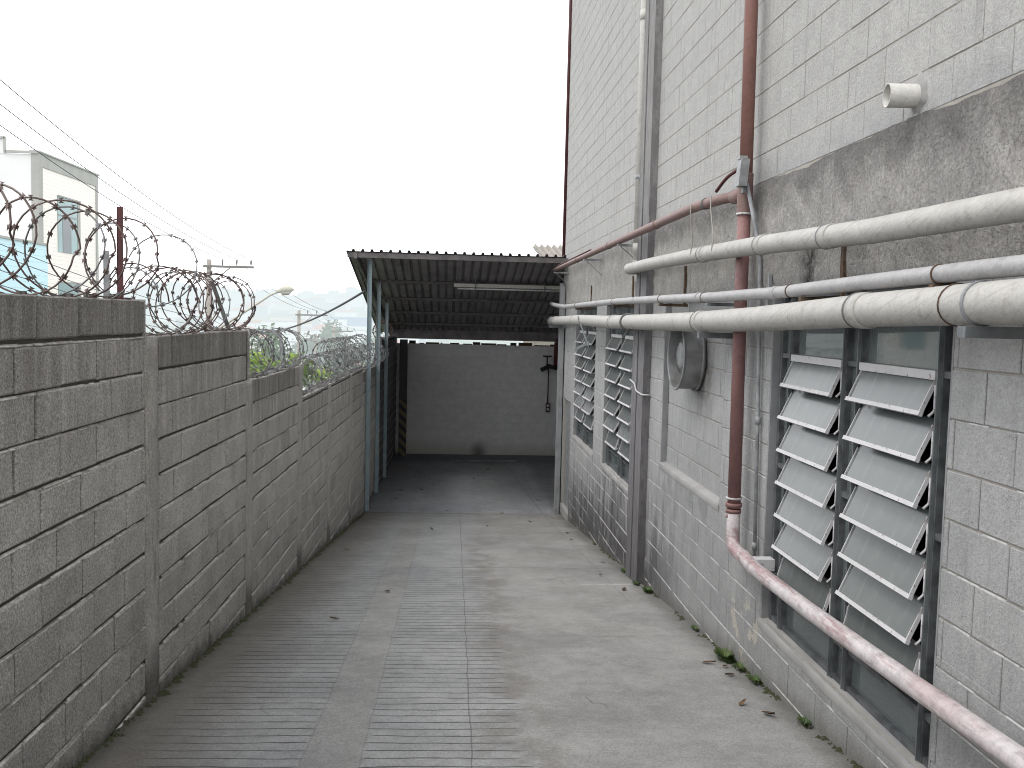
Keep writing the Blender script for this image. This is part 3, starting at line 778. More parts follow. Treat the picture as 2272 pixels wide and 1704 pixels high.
# fire main: red riser, tee, upper branch and lower run
t = empty('fire_pipe', 'tall red riser pipe with a tee branch and a peeling pink lower run', 'pipe', None, (1.88, 5.95, -1.4))
RX, RY, RR = 1.885, 5.97, .042
mb = one('red_pipe'); mb.tube([(RX-.01, RY+.10, 9), (RX, RY+.04, 2.4), (RX, RY, .95)], RR, 20); subf(mb.build('riser'), t)
mb = one('pink_pipe'); mb.tube([(RX, RY, .70), (RX, RY, .2), (RX, RY-.04, -1.22)], RR, 20); subf(mb.build('lower_riser'), t)
mb = one('faded_pipe'); mb.tube([(RX, RY, .70), (RX, RY, .71), (RX, RY, .95), (RX, RY, .96)], RR, 20, rf=lambda k: RR+.007)
mb.tube([(RX, RY, .825), (RX-.02, RY+.16, .83)], RR+.006, 20); subf(mb.build('tee'), t)
FARP = [(RX-.02, RY+.10, .83), (RX-.06, RY+.34, .835), (1.765, RY+.75, .832), (1.76, 8.35, .828), (1.76, 11, .828), (1.76, 15.9, .815)]
mb = one('faded_pipe'); mb.tube(fillet(FARP, .14), .036, 16); subf(mb.build('branch'), t)
for y in (6.55, 8.0, 10.4, 13.): clamp(t, FARP, y, .037, 'faded_pipe' if y > 7 else 'dark_rubber', .03, 'coupling')
for y in (9.7, 12.2, 15.7): bracket(t, FARP, y, .036, 'galvanised', wz=0, w=.03)
for z in (.695, -1.16): 
    mb = one('chipped_white'); mb.tube([(RX, RY-.03*(z < 0), z), (RX, RY-.03*(z < 0), z), (RX, RY-.03*(z < 0), z+.012), (RX, RY-.03*(z < 0), z+.012)], RR, 20, False, rf=lambda k: RR if k in (0, 3) else RR+.010); subf(mb.build('gasket'), t)
mb = one('maroon'); mb.mats = []; mb.mat('pink_pipe')
for z, r in ((-1.185, .054), (-1.225, .05), (-1.26, .045)): mb.tube([(RX, RY-.035, z-.025), (RX, RY-.035, z-.025), (RX, RY-.035, z), (RX, RY-.035, z)], RR, 20, False, rf=lambda k: RR if k in (0, 3) else r)
subf(mb.build('elbow_socket'), t)
LOWP = [(RX, RY-.04, -1.24), (RX, RY-.045, -1.475), (1.845, 5.30, -1.468), (1.84, 4.5, -1.447), (1.84, 3.72, -1.417), (1.84, 2.73, -1.372), (1.84, -1.5, -1.2)]
mb = one('peeling_pipe'); mb.tube(fillet(LOWP, .09), .043, 22); subf(mb.build('lower_run'), t)
for y in (5.62, 5.38): clamp(t, LOWP, y, .043, 'peeling_pipe', .03, 'coupling')
mb = one('chipped_white'); mb.box(1.86, XR+.01, 5.42, 5.50, -1.50, -1.43); subf(mb.build('wall_bracket'), t)
mb = one('maroon'); mb.tube(fillet([(RX-.03, RY-.02, 1.0), (RX-.05, RY+.25, .975), (RX-.07, RY+.42, .90)], .1), .012, 8)
mb.tube([(1.76, 11.8, .875), (1.75, 14, .87), (1.75, 15.6, .862)], .010, 6); subf(mb.build('red_hose'), t)
# ropes tying branch to the upper drain
for y, y2 in ((6.72, 6.75), (6.28, 6.2)):
    mb = one('rope'); a = lerp_pipe(FARP, y) if y > 6.4 else (1.80, 6.32, .835); b = lerp_pipe(UPP, y2)
    pts = [(a[0]-.04, a[1], a[2]+.02), (a[0]-.042, a[1], a[2]-.05), (b[0]-.045, b[1], b[2]+.09), (b[0]-.058, b[1]+.01, b[2]), (b[0]-.01, b[1]+.02, b[2]-.057)]
    mb.tube(fillet(pts, .03, 4), .0045, 6); tag(mb.build('tie_wire'), 'white wire hanging from the red branch pipe, ' + ('the far one wrapped round the drain pipe' if y > 6.5 else 'the near one next to the riser'), 'wire')
# electrical box and conduit
t = empty('electrical_conduit', 'thin grey conduit with a small junction box beside the red riser', 'conduit', None, (1.95, 5.8, -.5))
mb = one('galvanised'); mb.tube(fillet([(1.86, 5.86, .88), (1.955, 5.84, .46), (1.955, 5.80, .14), (1.955, 5.74, -.6), (1.955, 5.69, -1.5)], .1), .0125, 10); subf(mb.build('conduit'), t)
mb = one('galvanised'); mb.box(1.80, 1.855, 5.82, 5.90, .86, 1.03, T=lambda p: (p[0]+(p[2]-.95)*.08, p[1], p[2])); mb.box(1.80, 1.85, 5.835, 5.885, 1.03, 1.05); subf(mb.build('junction_box'), t)
mb = one('dark_frame'); mb.box(1.83, 1.846, 5.835, 5.885, .82, .86); subf(mb.build('cable_gland'), t)
for z in (-.62, -1.42): mb = one('galvanised'); mb.cyl((1.955, 5.735 if z > -1 else 5.695, z-.02), (1.955, 5.735 if z > -1 else 5.695, z+.03), .017, 10); subf(mb.build('coupling'), t)
mb = one('galvanised'); mb.box(XR-.03, XR-.012, 5.63, 5.65, -.02, .30); tag(mb.build('steel_flat'), 'short upright grey steel flat on the wall beside the conduit', 'steel strip')
# PVC stub high on the wall
t = empty('pipe_stub', 'short open-ended beige pipe stub jutting from the wall at upper right', 'pipe', None, (1.98, 4.0, 1.0))
mb = one('pvc_white'); n = 28; ax = Vector((-1, .10, .0)).normalized(); e1 = Vector((0, 0, 1)); e2 = ax.cross(e1).normalized(); c0 = Vector((2.0, 3.93, .985)); 
prof = [(0, .050), (.155, .050), (.155, .046), (.02, .046)]; rings = []
for d, r in prof: rings.append([mb.V(c0+ax*d+(e1*cos(2*pi*j/n)+e2*sin(2*pi*j/n))*r) for j in range(n)])
for A, B in zip(rings[:-1], rings[1:]):
    for j in range(n): mb.F([A[j], A[(j+1) % n], B[(j+1) % n], B[j]], True)
subf(mb.build('pipe'), t); mb = one('black'); mb.F([mb.V(c0+ax*.021+(e1*cos(2*pi*j/n)+e2*sin(2*pi*j/n))*.042) for j in range(n)]); subf(mb.build('bore'), t)
mb = one('sill_cement')
cc = mb.V((XR-.012, 3.93, .985)); rg = []
for k in range(22):
    a = 2*pi*k/22; R_ = U(.062, .085)*(1.25 if k in (5, 6, 16) else 1); rg.append((mb.V((XR-.014, 3.93+cos(a)*R_*.72, .985+sin(a)*R_*.72)), mb.V((XR+.001, 3.93+cos(a)*R_, .985+sin(a)*R_))))
for k in range(22):
    p, q = rg[k], rg[(k+1) % 22]; mb.F([p[0], q[0], q[1], p[1]], True); mb.F([cc, q[0], p[0]], True)
subf(mb.build('mortar_collar'), t)
# wire hook on pilaster
mb = one('chipped_white'); mb.tube(fillet([(1.88, 9.56, -.62), (1.895, 9.4, -.65), (1.895, 9.30, -.72), (1.898, 9.02, -.735), (1.97, 9.0, -.735)], .03, 3), .008, 6); tag(mb.build('wire_hook'), 'bent white wire tied round the dark pilaster', 'wire')

# ------------------------------------------------------------------ left wall
lw = empty('boundary_wall', 'stepped raw concrete block boundary wall topped with razor wire on the left', 'wall', loc=(-1.7, 8, -2.5))
PIL = [(5.16, 5.36), (7.46, 7.66), (9.72, 9.94), (11.80, 12.0), (13.95, 14.12)]
BAYS = [(-3.0, 1.0, .45), (1.0, 5.16, .05), (5.16, 7.56, -.15), (7.56, 9.86, -.55), (9.86, 15.55, -.90), (15.55, 19.3, -.97), (19.3, 22.9, -.52)]
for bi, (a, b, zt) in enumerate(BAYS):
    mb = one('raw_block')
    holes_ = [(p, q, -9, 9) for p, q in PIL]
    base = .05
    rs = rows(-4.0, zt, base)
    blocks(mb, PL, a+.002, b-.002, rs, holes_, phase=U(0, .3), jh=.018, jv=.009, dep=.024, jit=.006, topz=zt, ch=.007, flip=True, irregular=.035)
    # solid core, top bed
    mb.mat('mortar_dark')
    n = max(2, int((b-a)/.1))
    for k in range(n):
        y0, y1 = a+(b-a)*k/n, a+(b-a)*(k+1)/n
        for zz0, zz1, off in ((-4.6, zt-.012, .0185),):
            p = [(XL(y0)-off, y0), (XL(y1)-off, y1), (XL(y1)-.165, y1), (XL(y0)-.165, y0)]
            i0 = [mb.V((x, y, zz0)) for x, y in p]; i1 = [mb.V((x, y, zz1+U(-.004, .006))) for x, y in p]
            mb.F(i1); mb.F([i0[0], i1[0], i1[1], i0[1]][::-1]); mb.F([i0[2], i1[2], i1[3], i0[3]][::-1])
            if k == 0: mb.F([i0[3], i1[3], i1[0], i0[0]][::-1])
            if k == n-1: mb.F([i0[1], i1[1], i1[2], i0[2]][::-1])
    mb.mat('lime_ledge')
    for z0_, z1_ in rs:
        if z1_ > zt-.05: continue
        y = a+.01
        while y < b-.02:
            ln_ = U(.03, .12); e = min(y+ln_, b-.01)
            if not any(p-.005 < e and y < q+.005 for p, q in PIL) and rnd() < .95 and z1_ > ramp_z(y)-.05:
                hh_ = U(.002, .0055); d0 = U(-.006, .0015); zz = z1_-.0105+U(-.001, .001)
                i = [mb.V((XL(y)+d0, y, zz)), mb.V((XL(e)+d0, e, zz)), mb.V((XL(e)-.012, e, zz+hh_+.004)), mb.V((XL(y)-.012, y, zz+hh_+.004)), mb.V((XL(y)+d0-.003, y, zz-.004)), mb.V((XL(e)+d0-.003, e, zz-.004))]
                mb.F([i[0], i[1], i[2], i[3]]); mb.F([i[4], i[5], i[1], i[0]])
            y = e+U(0, .004)
    # exposed end face at the step + ragged mortar crumbs on the top edge
    mb.mat('raw_block'); 
    mb.ct = .3; mb.box(XL(b)-.160, XL(b)-.001, b-.004, b+.006, zt-.8, zt-.004)
    mb.ct = .5
    mb.mat('mortar_dark')
    for k in range(int((b-a)*11)):
        y = U(a, b-.03); w = U(.01, .05); x = XL(y)-U(.0, .15); h = U(.002, .012)
        mb.box(x-w*.6, x, y, y+w, zt-.02, zt+h-.004)
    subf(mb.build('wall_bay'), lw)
for k, (p, q) in enumerate(PIL):
    zt = [z for a, b, z in BAYS if a <= (p+q)/2 - .0 < b][0]
    if k == 0: zt = -.155
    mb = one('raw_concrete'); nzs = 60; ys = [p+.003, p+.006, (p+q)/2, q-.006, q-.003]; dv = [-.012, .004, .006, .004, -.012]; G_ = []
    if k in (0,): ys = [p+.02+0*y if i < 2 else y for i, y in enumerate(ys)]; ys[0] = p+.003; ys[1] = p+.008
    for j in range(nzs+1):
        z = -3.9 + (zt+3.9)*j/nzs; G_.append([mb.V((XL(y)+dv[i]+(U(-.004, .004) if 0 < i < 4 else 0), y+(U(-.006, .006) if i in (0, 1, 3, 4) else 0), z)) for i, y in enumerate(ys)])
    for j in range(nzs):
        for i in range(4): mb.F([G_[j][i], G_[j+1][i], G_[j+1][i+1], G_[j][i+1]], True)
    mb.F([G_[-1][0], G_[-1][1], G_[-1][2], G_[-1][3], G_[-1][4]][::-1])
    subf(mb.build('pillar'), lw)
# broken block stub on the raised bay
mb = one('raw_block')
for (y, z, s) in ((19.2, -.74, .16), (19.12, -.60, .12), (19.0, -.88, .2)): mb.box(XL(y)-.15, XL(y)-.01, y-s, y+.15, z-.09, z+.09)
subf(mb.build('broken_edge'), lw)

# razor wire
def coil(y0, y1, zt, R, pitch, seed, mat, label, r=.0042, xoff=-.09, npl=34, barb=.085, phase=0., tilt=.05, zoff=0.):
    random.seed(seed); mb = one(mat); th = phase; n_loops = (y1-y0)/pitch; N = int(n_loops*npl)
    oR = [U(-.06, .05) for _ in range(int(n_loops)+4)]; oy = [U(-.45, .45)*pitch for _ in range(int(n_loops)+4)]; oz = [U(-.02, .015) for _ in oR]; ox = [U(-.03, .03) for _ in oR]
    pts = []
    for k in range(N+1):
        f = k/npl; i = int(f); t = f-i; s = t*t*(3-2*t); L_ = lambda a: a[i]*(1-s)+a[i+1]*s
        a = phase + 2*pi*f; rr = R*(1+L_(oR))
        y = y0 + pitch*f + L_(oy) + tilt*sin(a*1.0+i*2.1)*(1 if i % 2 else -1)
        zc = zt + R + L_(oz) + zoff
        pts.append((XL(y)+xoff+L_(ox)+rr*cos(a), y, zc+rr*sin(a)))
    mb.tube(pts, r, 5)
    d = 0
    for k in range(1, len(pts)):
        a, b = Vector(pts[k-1]), Vector(pts[k]); d += (b-a).length
        if d > barb:
            d = 0; t = (b-a).normalized(); c = (a+b)/2
            out = Vector((c.x-(XL(c.y)+xoff), 0, c.z-(zt+R))).normalized(); sd = t.cross(out)
            L1, W1 = .013, .0135
            mb.bar(c-t*.009, c+t*.009, .017, .006, out)
            for s_ in (-1, 1): mb.F([mb.V(c-t*.014+out*.012*s_), mb.V(c-t*.004+out*.004*s_), mb.V(c+t*.004+out*.004*s_), mb.V(c+t*.014+out*.012*s_)])
    o = mb.build('razor_wire_coil'); tag(o, label, 'razor wire', 'razor wire coils along the boundary wall'); return o
coil(2.2, 5.1, .035, .215, .30, 3, 'razor_steel', 'rusty razor wire coil with the widest loops on the nearest wall bay at far left', r=.0044, tilt=.07)
coil(5.3, 7.5, -.165, .205, .20, 11, 'razor_steel', 'dense dark razor wire coil on the second wall step beside the leaning post', tilt=.07)
coil(3.3, 5.9, .03, .215, .75, 5, 'razor_grey', 'sparse paler razor wire coil passing behind the maroon post', xoff=-.15, tilt=.02)
coil(5.5, 7.3, -.165, .19, .6, 17, 'razor_grey', 'pale grey razor wire loops tangled in the coil on the second wall step', xoff=-.14)
coil(7.6, 9.8, -.56, .20, .17, 23, 'razor_grey', 'grey razor wire coil on the third wall step in front of the lime green tree', tilt=.06)
coil(9.9, 15.6, -.91, .20, .19, 31, 'razor_grey', 'long grey razor wire coil on the lowest wall stretch before the blue posts', tilt=.07, npl=26)
coil(12.2, 16.2, -.88, .21, .23, 37, 'razor_grey', 'second grey coil rising over the lowest wall stretch next to the front blue post', tilt=.07, npl=26, zoff=.1)
coil(15.7, 19.2, -.98, .20, .25, 41, 'razor_grey', 'razor wire coil seen between the three blue carport posts', npl=26)
coil(19.4, 20.6, -.54, .18, .14, 43, 'razor_steel', 'dark razor wire bundle on the raised wall end under the roof slope', npl=26)
random.seed(99)
# wire posts
def wpost(x, y, z0, z1, mat, label, lean=(0, 0), w=.03):
    mb = one(mat); a = Vector((x, y, z0)); b = Vector((x+lean[0], y+lean[1], z1))
    d = (b-a).normalized(); mb.bar(a, b, w, .004, (0, 1, 0)); mb.bar(a+Vector((-w/2, .01, 0)), b+Vector((-w/2, .01, 0)), .004, w*.8, (0, 1, 0)); mb.box(x-.04, x+.04, y-.03, y+.03, z0-.01, z0+.008)
    tag(mb.build('wire_post'), label, 'post', 'steel posts holding the razor wire')
wpost(-1.70, 4.93, .04, .515, 'maroon', 'maroon steel post standing upright on the nearest wall bay')
wpost(-1.83, 5.10, .0, .30, 'galvanised', 'pale grey steel post just behind the maroon post')
wpost(-1.70, 7.30, -.16, .22, 'razor_grey', 'leaning steel post on the second wall step', (-.11, -.1))
wpost(-1.66, 9.4, -.56, -.20, 'galvanised', 'grey post on the third wall step by the second utility pole', (-.03, 0))
wpost(-1.56, 14.0, -.92, -.42, 'razor_grey', 'grey post inside the long coil near the front blue post', (.0, 0))
# loose barbed strands
def strand(pts, mat, label, r=.003, cat='wire', name='wire_strand'):
    mb = one(mat); mb.tube(pts, r, 5); return tag(mb.build(name), label, cat)
def sagline(a, b, sag, n=24): return [tuple(a[i]+(b[i]-a[i])*t + (-(4*sag*t*(1-t)) if i == 2 else 0) for i in range(3)) for t in [k/n for k in range(n+1)]]

# ------------------------------------------------------------------ ramp, floor
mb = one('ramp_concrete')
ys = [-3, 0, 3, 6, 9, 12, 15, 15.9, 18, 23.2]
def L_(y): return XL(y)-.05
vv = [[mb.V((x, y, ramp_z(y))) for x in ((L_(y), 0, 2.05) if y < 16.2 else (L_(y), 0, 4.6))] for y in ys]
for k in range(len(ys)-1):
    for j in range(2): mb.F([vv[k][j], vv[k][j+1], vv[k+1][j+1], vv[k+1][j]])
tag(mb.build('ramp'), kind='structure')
mb = one('ramp_concrete'); mb.box(.0, 1.6, 21.7, 22.2, -3.425, -3.385); tag(mb.build('floor_slab'), kind='structure')

# ------------------------------------------------------------------ carport
YB = 22.8
bw = empty('rear_block_wall', 'dim grey block wall closing the far end of the carport', 'wall', loc=(1, YB, -3.4))
mb = one('backwall_block'); PB = lambda s, z, d: (s, YB - d, z)
blocks(mb, PB, -1.35, 4.4, rows(-3.44, -.70, -3.40), (), phase=0, jh=.008, jv=.003, dep=.006, jit=.0012)
mb.box(-1.35, 4.4, YB+.0055, YB+.15, -3.5, -.70); subf(mb.build('block_face'), bw)
mb = one('rusty_iron')   # ragged strip on top with gaps of daylight
y = -1.0
x = -1.0
while x < 2.5:
    w = U(.05, .4); mb.box(x, x+w, YB-.02, YB+.02, -.70, -.70+U(.01, .075)); x += w+U(0, .1)
subf(mb.build('ragged_top'), bw)
mb = one('backwall_block'); mb.box(4.4, 4.55, 16.3, 22.95, -3.5, .4); tag(mb.build('side_block_wall'), 'plain block wall closing the carport on its right behind the warehouse corner', 'wall')
mb = one('hazard_stripe'); mb.box(-1.20, -1.02, 22.35, 22.55, -3.42, -.6); tag(mb.build('striped_column'), 'dark column with faded yellow and black stripes at the back left of the carport', 'column')
cp = empty('carport', 'sloping corrugated metal carport roof on slim blue steel posts', 'carport', loc=(0, 19, -3.4))
def roofz(y): return .955 - .2095*(y-15.8) 
def roofn(): pass
mb = one('roof_under')
pr = [(0, 0), (.095, 0), (.105, .038), (.140, .038), (.150, 0)]; PW = .154
def sheet(x0, x1, y0, y1):
    k = 0; prev = None; x = x0; nseg = 6
    xsn = []
    while True:
        for px, pz in pr[:-1]:
            xx = x0 + k*PW + px
            if xx > x1: break
            xsn.append((xx, pz))
        k += 1
        if x0 + k*PW > x1: break
    cols = []
    for xx, pz in xsn:
        cols.append([mb.V((xx, y0+(y1-y0)*j/nseg, roofz(y0+(y1-y0)*j/nseg)+pz+.06)) for j in range(nseg+1)])
    for a, b in zip(cols[:-1], cols[1:]):
        for j in range(nseg): mb.F([a[j], b[j], b[j+1], a[j+1]])
sheet(-1.76, 1.965, 15.72, 22.95); sheet(1.93, 4.5, 16.36, 22.95)
subf(mb.build('roof_sheet'), cp)
def rbeam(y, x0, x1, w=.04, h=.045, mat='purlin', dz=.0, name='purlin'):
    mb = one(mat); z = roofz(y)+dz; mb.box(x0, x1, y-w/2, y+w/2, z-h+.055, z+.055); subf(mb.build(name), cp)
rbeam(15.78, -1.74, 1.96, .05, .085, 'roof_edge', name='front_beam')
for y in (17.62, 19.0, 20.3, 21.5): rbeam(y, -1.66, 1.97 if y < 16.3 else 4.3)
rbeam(22.3, -1.4, 4.3, .08, .22, 'roof_edge', name='rear_beam')
mb = one('roof_edge')
mb.bar((-1.60, 15.74, roofz(15.74)+.0), (-1.43, 22.7, roofz(22.7)+.0), .05, .11); subf(mb.build('side_rafter'), cp)
mb = one('roof_edge'); mb.bar((-1.74, 15.72, roofz(15.72)+.055), (-1.74, 22.9, roofz(22.9)+.055), .004, .06); subf(mb.build('edge_flashing'), cp)
for y in (16.05, 17.7, 19.4):
    mb = one('post_blue'); x = XL(y)+.045; mb.box(x-.035, x+.035, y-.02, y+.02, -3.43, roofz(y)+.03); mb.box(x-.035, x-.03, y-.05, y-.02, -3.43, roofz(y)); subf(mb.build('post'), cp)
# fluorescent batten
t = empty('fluorescent_light', 'long unlit twin tube fluorescent batten hung under the carport roof', 'lamp', None, (1, 17.5, .55))
mb = one('lamp_white'); mb.box(.05, 2.55, 17.44, 17.52, .535, .60); subf(mb.build('housing'), t)
mb = one('tube_white'); mb.cyl((.12, 17.42, .505), (2.5, 17.42, .505), .016, 10); subf(mb.build('tube'), t)
mb = one('dark_frame')
for x in (.45, 1.75): mb.box(x-.008, x+.008, 17.40, 17.54, .49, .70)
subf(mb.build('hanger'), t)
# hydrant riser and alarm button on the back wall
t = empty('hydrant_pipe', 'dark red hydrant pipe with valve at the carport back right', 'pipe', None, (2.5, 22.5, -1))
mb = one('maroon'); mb.tube(fillet([(2.62, 21.2, -.45), (2.60, 22.5, -.58), (2.60, 22.55, -1.25)], .1), .075, 14); subf(mb.build('pipe'), t)
mb = one('black'); mb.cyl((2.60, 22.5, -1.22), (2.36, 22.45, -1.16), .05, 12); mb.tube([(2.36+cos(a)*.0, 22.42, -.93+0) for a in (0,)] + [(2.36, 22.42, -1.16)], .02, 8)
mb.tube([(2.36+cos(a)*.10, 22.40+sin(a)*.10, -.93) for a in [2*pi*k/14 for k in range(14)]], .018, 6, closed=True); mb.cyl((2.36, 22.42, -1.2), (2.22, 22.35, -1.26), .055, 12); subf(mb.build('valve'), t)
t = empty('alarm_box', 'small dark red alarm box with two pale squares at the foot of a thin conduit', 'alarm', None, (2.4, 22.7, -2.2))
mb = one('maroon'); mb.box(2.385, 2.475, 22.68, 22.76, -2.32, -2.10); subf(mb.build('box'), t)
mb = one('tube_white'); mb.box(2.405, 2.455, 22.672, 22.679, -2.19, -2.13); mb.box(2.405, 2.455, 22.672, 22.679, -2.28, -2.22); subf(mb.build('pale_square'), t)
mb = one('black'); mb.cyl((2.43, 22.73, -2.1), (2.43, 22.73, -1.2), .014, 8); subf(mb.build('conduit'), t)
# old fibre cement roof of the shed behind
t = empty('rear_shed', 'weathered fibre cement corrugated roof of a shed behind the carport', 'shed', None, (3, 26, -4))
mb = one('fibre_cement')
def wav(x0, x1, y0, z0, y1, z1, amp=.05, wl=.177):
    n = int((x1-x0)/wl*8); c = []
    for k in range(n+1):
        x = x0+(x1-x0)*k/n; z = amp*cos(2*pi*(x-x0)/wl); c.append((mb.V((x, y0, z0+z)), mb.V((x-.25, y1, z1+z))))
    for a, b in zip(c[:-1], c[1:]): mb.F([a[0], b[0], b[1], a[1]], True)
wav(2.45, 8, 24.6, 1.42, 26.6, 2.05); wav(1.95, 2.62, 24.8, 1.35, 25.6, 1.48)
mb.mat('mortar_light'); mb.box(2.0, 8, 25.3, 25.5, -4.5, 1.35); subf(mb.build('roof_and_wall'), t)

# ------------------------------------------------------------------ leaves, weeds, moss
def leaf(x, y, s, mat, zoff=.006, name='dry_leaf', label='small dry brown leaf lying on the concrete', grp='dry leaves scattered on the concrete'):
    mb = one(mat); a = U(0, 6.28); c = Vector((x, y, ramp_z(y)+zoff)); d = Vector((cos(a), sin(a), 0)); e = Vector((-sin(a), cos(a), 0))
    prof = [(0, 0), (.3, .2), (.6, .17), (1, 0)]; cur = U(.1, .35)
    Lf = [mb.V(c+d*s*(t-.5)+e*s*w+Vector((0, 0, s*cur*(t*t+.5*w)+ .004))) for t, w in prof]; Rf = [mb.V(c+d*s*(t-.5)-e*s*w+Vector((0, 0, s*cur*(t*t+.9*w)+.004))) for t, w in prof]
    Cf = [mb.V(c+d*s*(t-.5)+Vector((0, 0, s*cur*t*t*.7))) for t, w in prof]
    for k in range(3): mb.F([Cf[k], Cf[k+1], Lf[k+1], Lf[k]]); mb.F([Cf[k], Rf[k], Rf[k+1], Cf[k+1]])
    return tag(mb.build(name), label, 'leaf', grp)
for x, y in [(-.22, 13.5), (.62, 14.0), (1.33, 14.6), (1.25, 16.6), (.5, 17.2), (-.5, 18.0), (-.3, 18.6), (.2, 18.9), (.55, 19.3), (-.6, 20), (-.95, 17.1), (-.9, 17.9), (-1.1, 16.6), (1.7, 17.1), (-.1, 20.4), (.9, 20.5), (1.6, 20.9), (-.7, 19.5), (.0, 16.1), (1.75, 13.2), (1.70, 12.4), (.95, 15.9)]:
    leaf(x, y, U(.045, .11), random.choice(('leaf_dry', 'leaf_tan', 'leaf_dry')))
leaf(-.54, 8.55, .09, 'leaf_dry', label='curled brown leaf alone on the smooth strip between the grooved tracks')
leaf(-.88, 7.35, .075, 'leaf_tan', label='reddish curled leaf alone on the left grooved track')
leaf(-1.22, 11.3, .08, 'leaf_tan', label='yellowish leaf at the foot of the left wall')
for x, y in ((1.80, 10.4), (1.62, 9.5), (1.72, 8.7), (1.78, 6.0), (1.83, 5.7), (1.72, 5.1), (1.80, 4.9), (1.86, 5.9)): leaf(x, y, U(.06, .11), random.choice(('leaf_dry', 'leaf_tan')), label='dry leaf at the foot of the right wall', grp='dry leaves along the right wall')
def weed(x, y, s, n, label):
    mb = MB(); mb.mat('weed')
    for k in range(n):
        a = U(0, 6.28); r = s*U(.1, 1)*.8; h = s*U(.15, .5); c = Vector((x+cos(a)*r*.6, y+sin(a)*r*1.3, ramp_z(y)+.003)); t = c+Vector((cos(a)*.4*s*U(.3, 1), sin(a)*.4*s, h)); w = Vector((-sin(a), cos(a), 0))*s*.10
        mb.F([mb.V(c), mb.V((c+t)/2+w), mb.V(t), mb.V((c+t)/2-w)])
    tag(mb.build('weed'), label, 'weed')
for x, y, s, n, l in ((1.93, 6.12, .11, 150, 'large green weed tuft at the wall foot below the red riser'), (1.95, 5.85, .07, 70, 'small weed tuft just in front of the large tuft'), (1.95, 5.55, .07, 70, 'weed tuft below the far edge of the big window'),
    (1.96, 7.0, .06, 60, 'weed tuft at the wall foot under the exhaust fan'), (1.93, 8.6, .08, 110, 'broad weed tuft a little in front of the pilaster foot'), (1.90, 9.0, .06, 80, 'weed tuft touching the pilaster foot'), (1.93, 9.75, .07, 80, 'weed tuft just beyond the pilaster foot'),
    (1.96, 12.0, .05, 50, 'tiny weed tuft at the wall foot below the middle far window'), (1.95, 4.75, .06, 80, 'weed tuft at the wall foot below the big window mullion'), (-1.46, 12.9, .05, 30, 'tiny weed at the foot of the left wall')):
    weed(x, y, s, n, l)
mb = one('moss')
for k in range(420):
    y = U(3.4, 11.5) if k % 4 else U(3.4, 6.5); 
    if sin(y*2.3)+sin(y*5.9+1) < -.5: continue
    x = XR - abs(random.gauss(0, .018)) ; w = U(.008, .026); z = ramp_z(y)
    i = [mb.V((x-w, y, z-.002)), mb.V((x, y-w, z-.002)), mb.V((x+w, y, z-.002)), mb.V((x, y+w, z-.002))]; tp = mb.V((x, y, z+w*.7))
    for j in range(4): mb.F([i[j], i[(j+1) % 4], tp], True)
tag(mb.build('moss'), 'thin line of moss and dirt at the foot of the right wall', 'moss', kind='stuff')
mb = one('moss')
for k in range(620):
    y = U(2.5, 15.5); x = XL(y) + abs(random.gauss(0, .02)); w = U(.008, .028); z = ramp_z(y)
    i = [mb.V((x-w, y, z-.002)), mb.V((x, y-w, z-.002)), mb.V((x+w, y, z-.002)), mb.V((x, y+w, z-.002))]; tp = mb.V((x, y, z+w*.8))
    for j in range(4): mb.F([i[j], i[(j+1) % 4], tp], True)
tag(mb.build('soil'), 'dark soil and crumbs along the foot of the left wall', 'soil', kind='stuff')

# ------------------------------------------------------------------ background
def ter(x, y):
    P_ = [(-200, -2.1), (0, -2.1), (4, -2.4), (130, -15.), (260, -14), (420, -8.5), (700, 2), (1000, 14), (1500, 32), (2200, 34), (6000, 40)]
    for (a, za), (b, zb) in zip(P_[:-1], P_[1:]):
        if a <= y <= b: z = za+(zb-za)*(y-a)/(b-a); break
    else: z = P_[-1][1] if y > 0 else P_[0][1]
    k = max(0, min(1, (y-400)/800)); z += k*(9*sin(x*.006+1.2)+5*sin(x*.017+y*.002)+3*sin(x*.043))
    return z
mb = one('earth')
gy = [-200, -60, -3, 4, 16, 24, 50, 90, 130, 190, 260, 340, 420, 560, 700, 850, 1000, 1150, 1300, 1500, 1800, 2200, 3500, 6000]; gx = [-4000, -2000, -1200, -800, -600, -450, -350, -280, -220, -170, -130, -100, -70, -45, -25, -12, 0, 20, 60, 120, 250, 500, 1000, 2500]
gv = [[mb.V((x, y, ter(x, y)-(.0 if y > 30 else .35))) for x in gx] for y in gy]
for j in range(len(gy)-1):
    for i in range(len(gx)-1): mb.F([gv[j][i], gv[j][i+1], gv[j+1][i+1], gv[j+1][i]], True)
tag(mb.build('terrain'), kind='structure')
mb = one('h_asphalt')
pv = [[mb.V((x, y, ter(x, y)+.06-(.35 if y < 30 else 0))) for x in (-12.0, -4.5)] for y in (-30, 4, 29, 31, 90, 130, 190, 260)]
for a, b in zip(pv[:-1], pv[1:]): mb.F([a[0], a[1], b[1], b[0]])
tag(mb.build('road'), kind='structure')
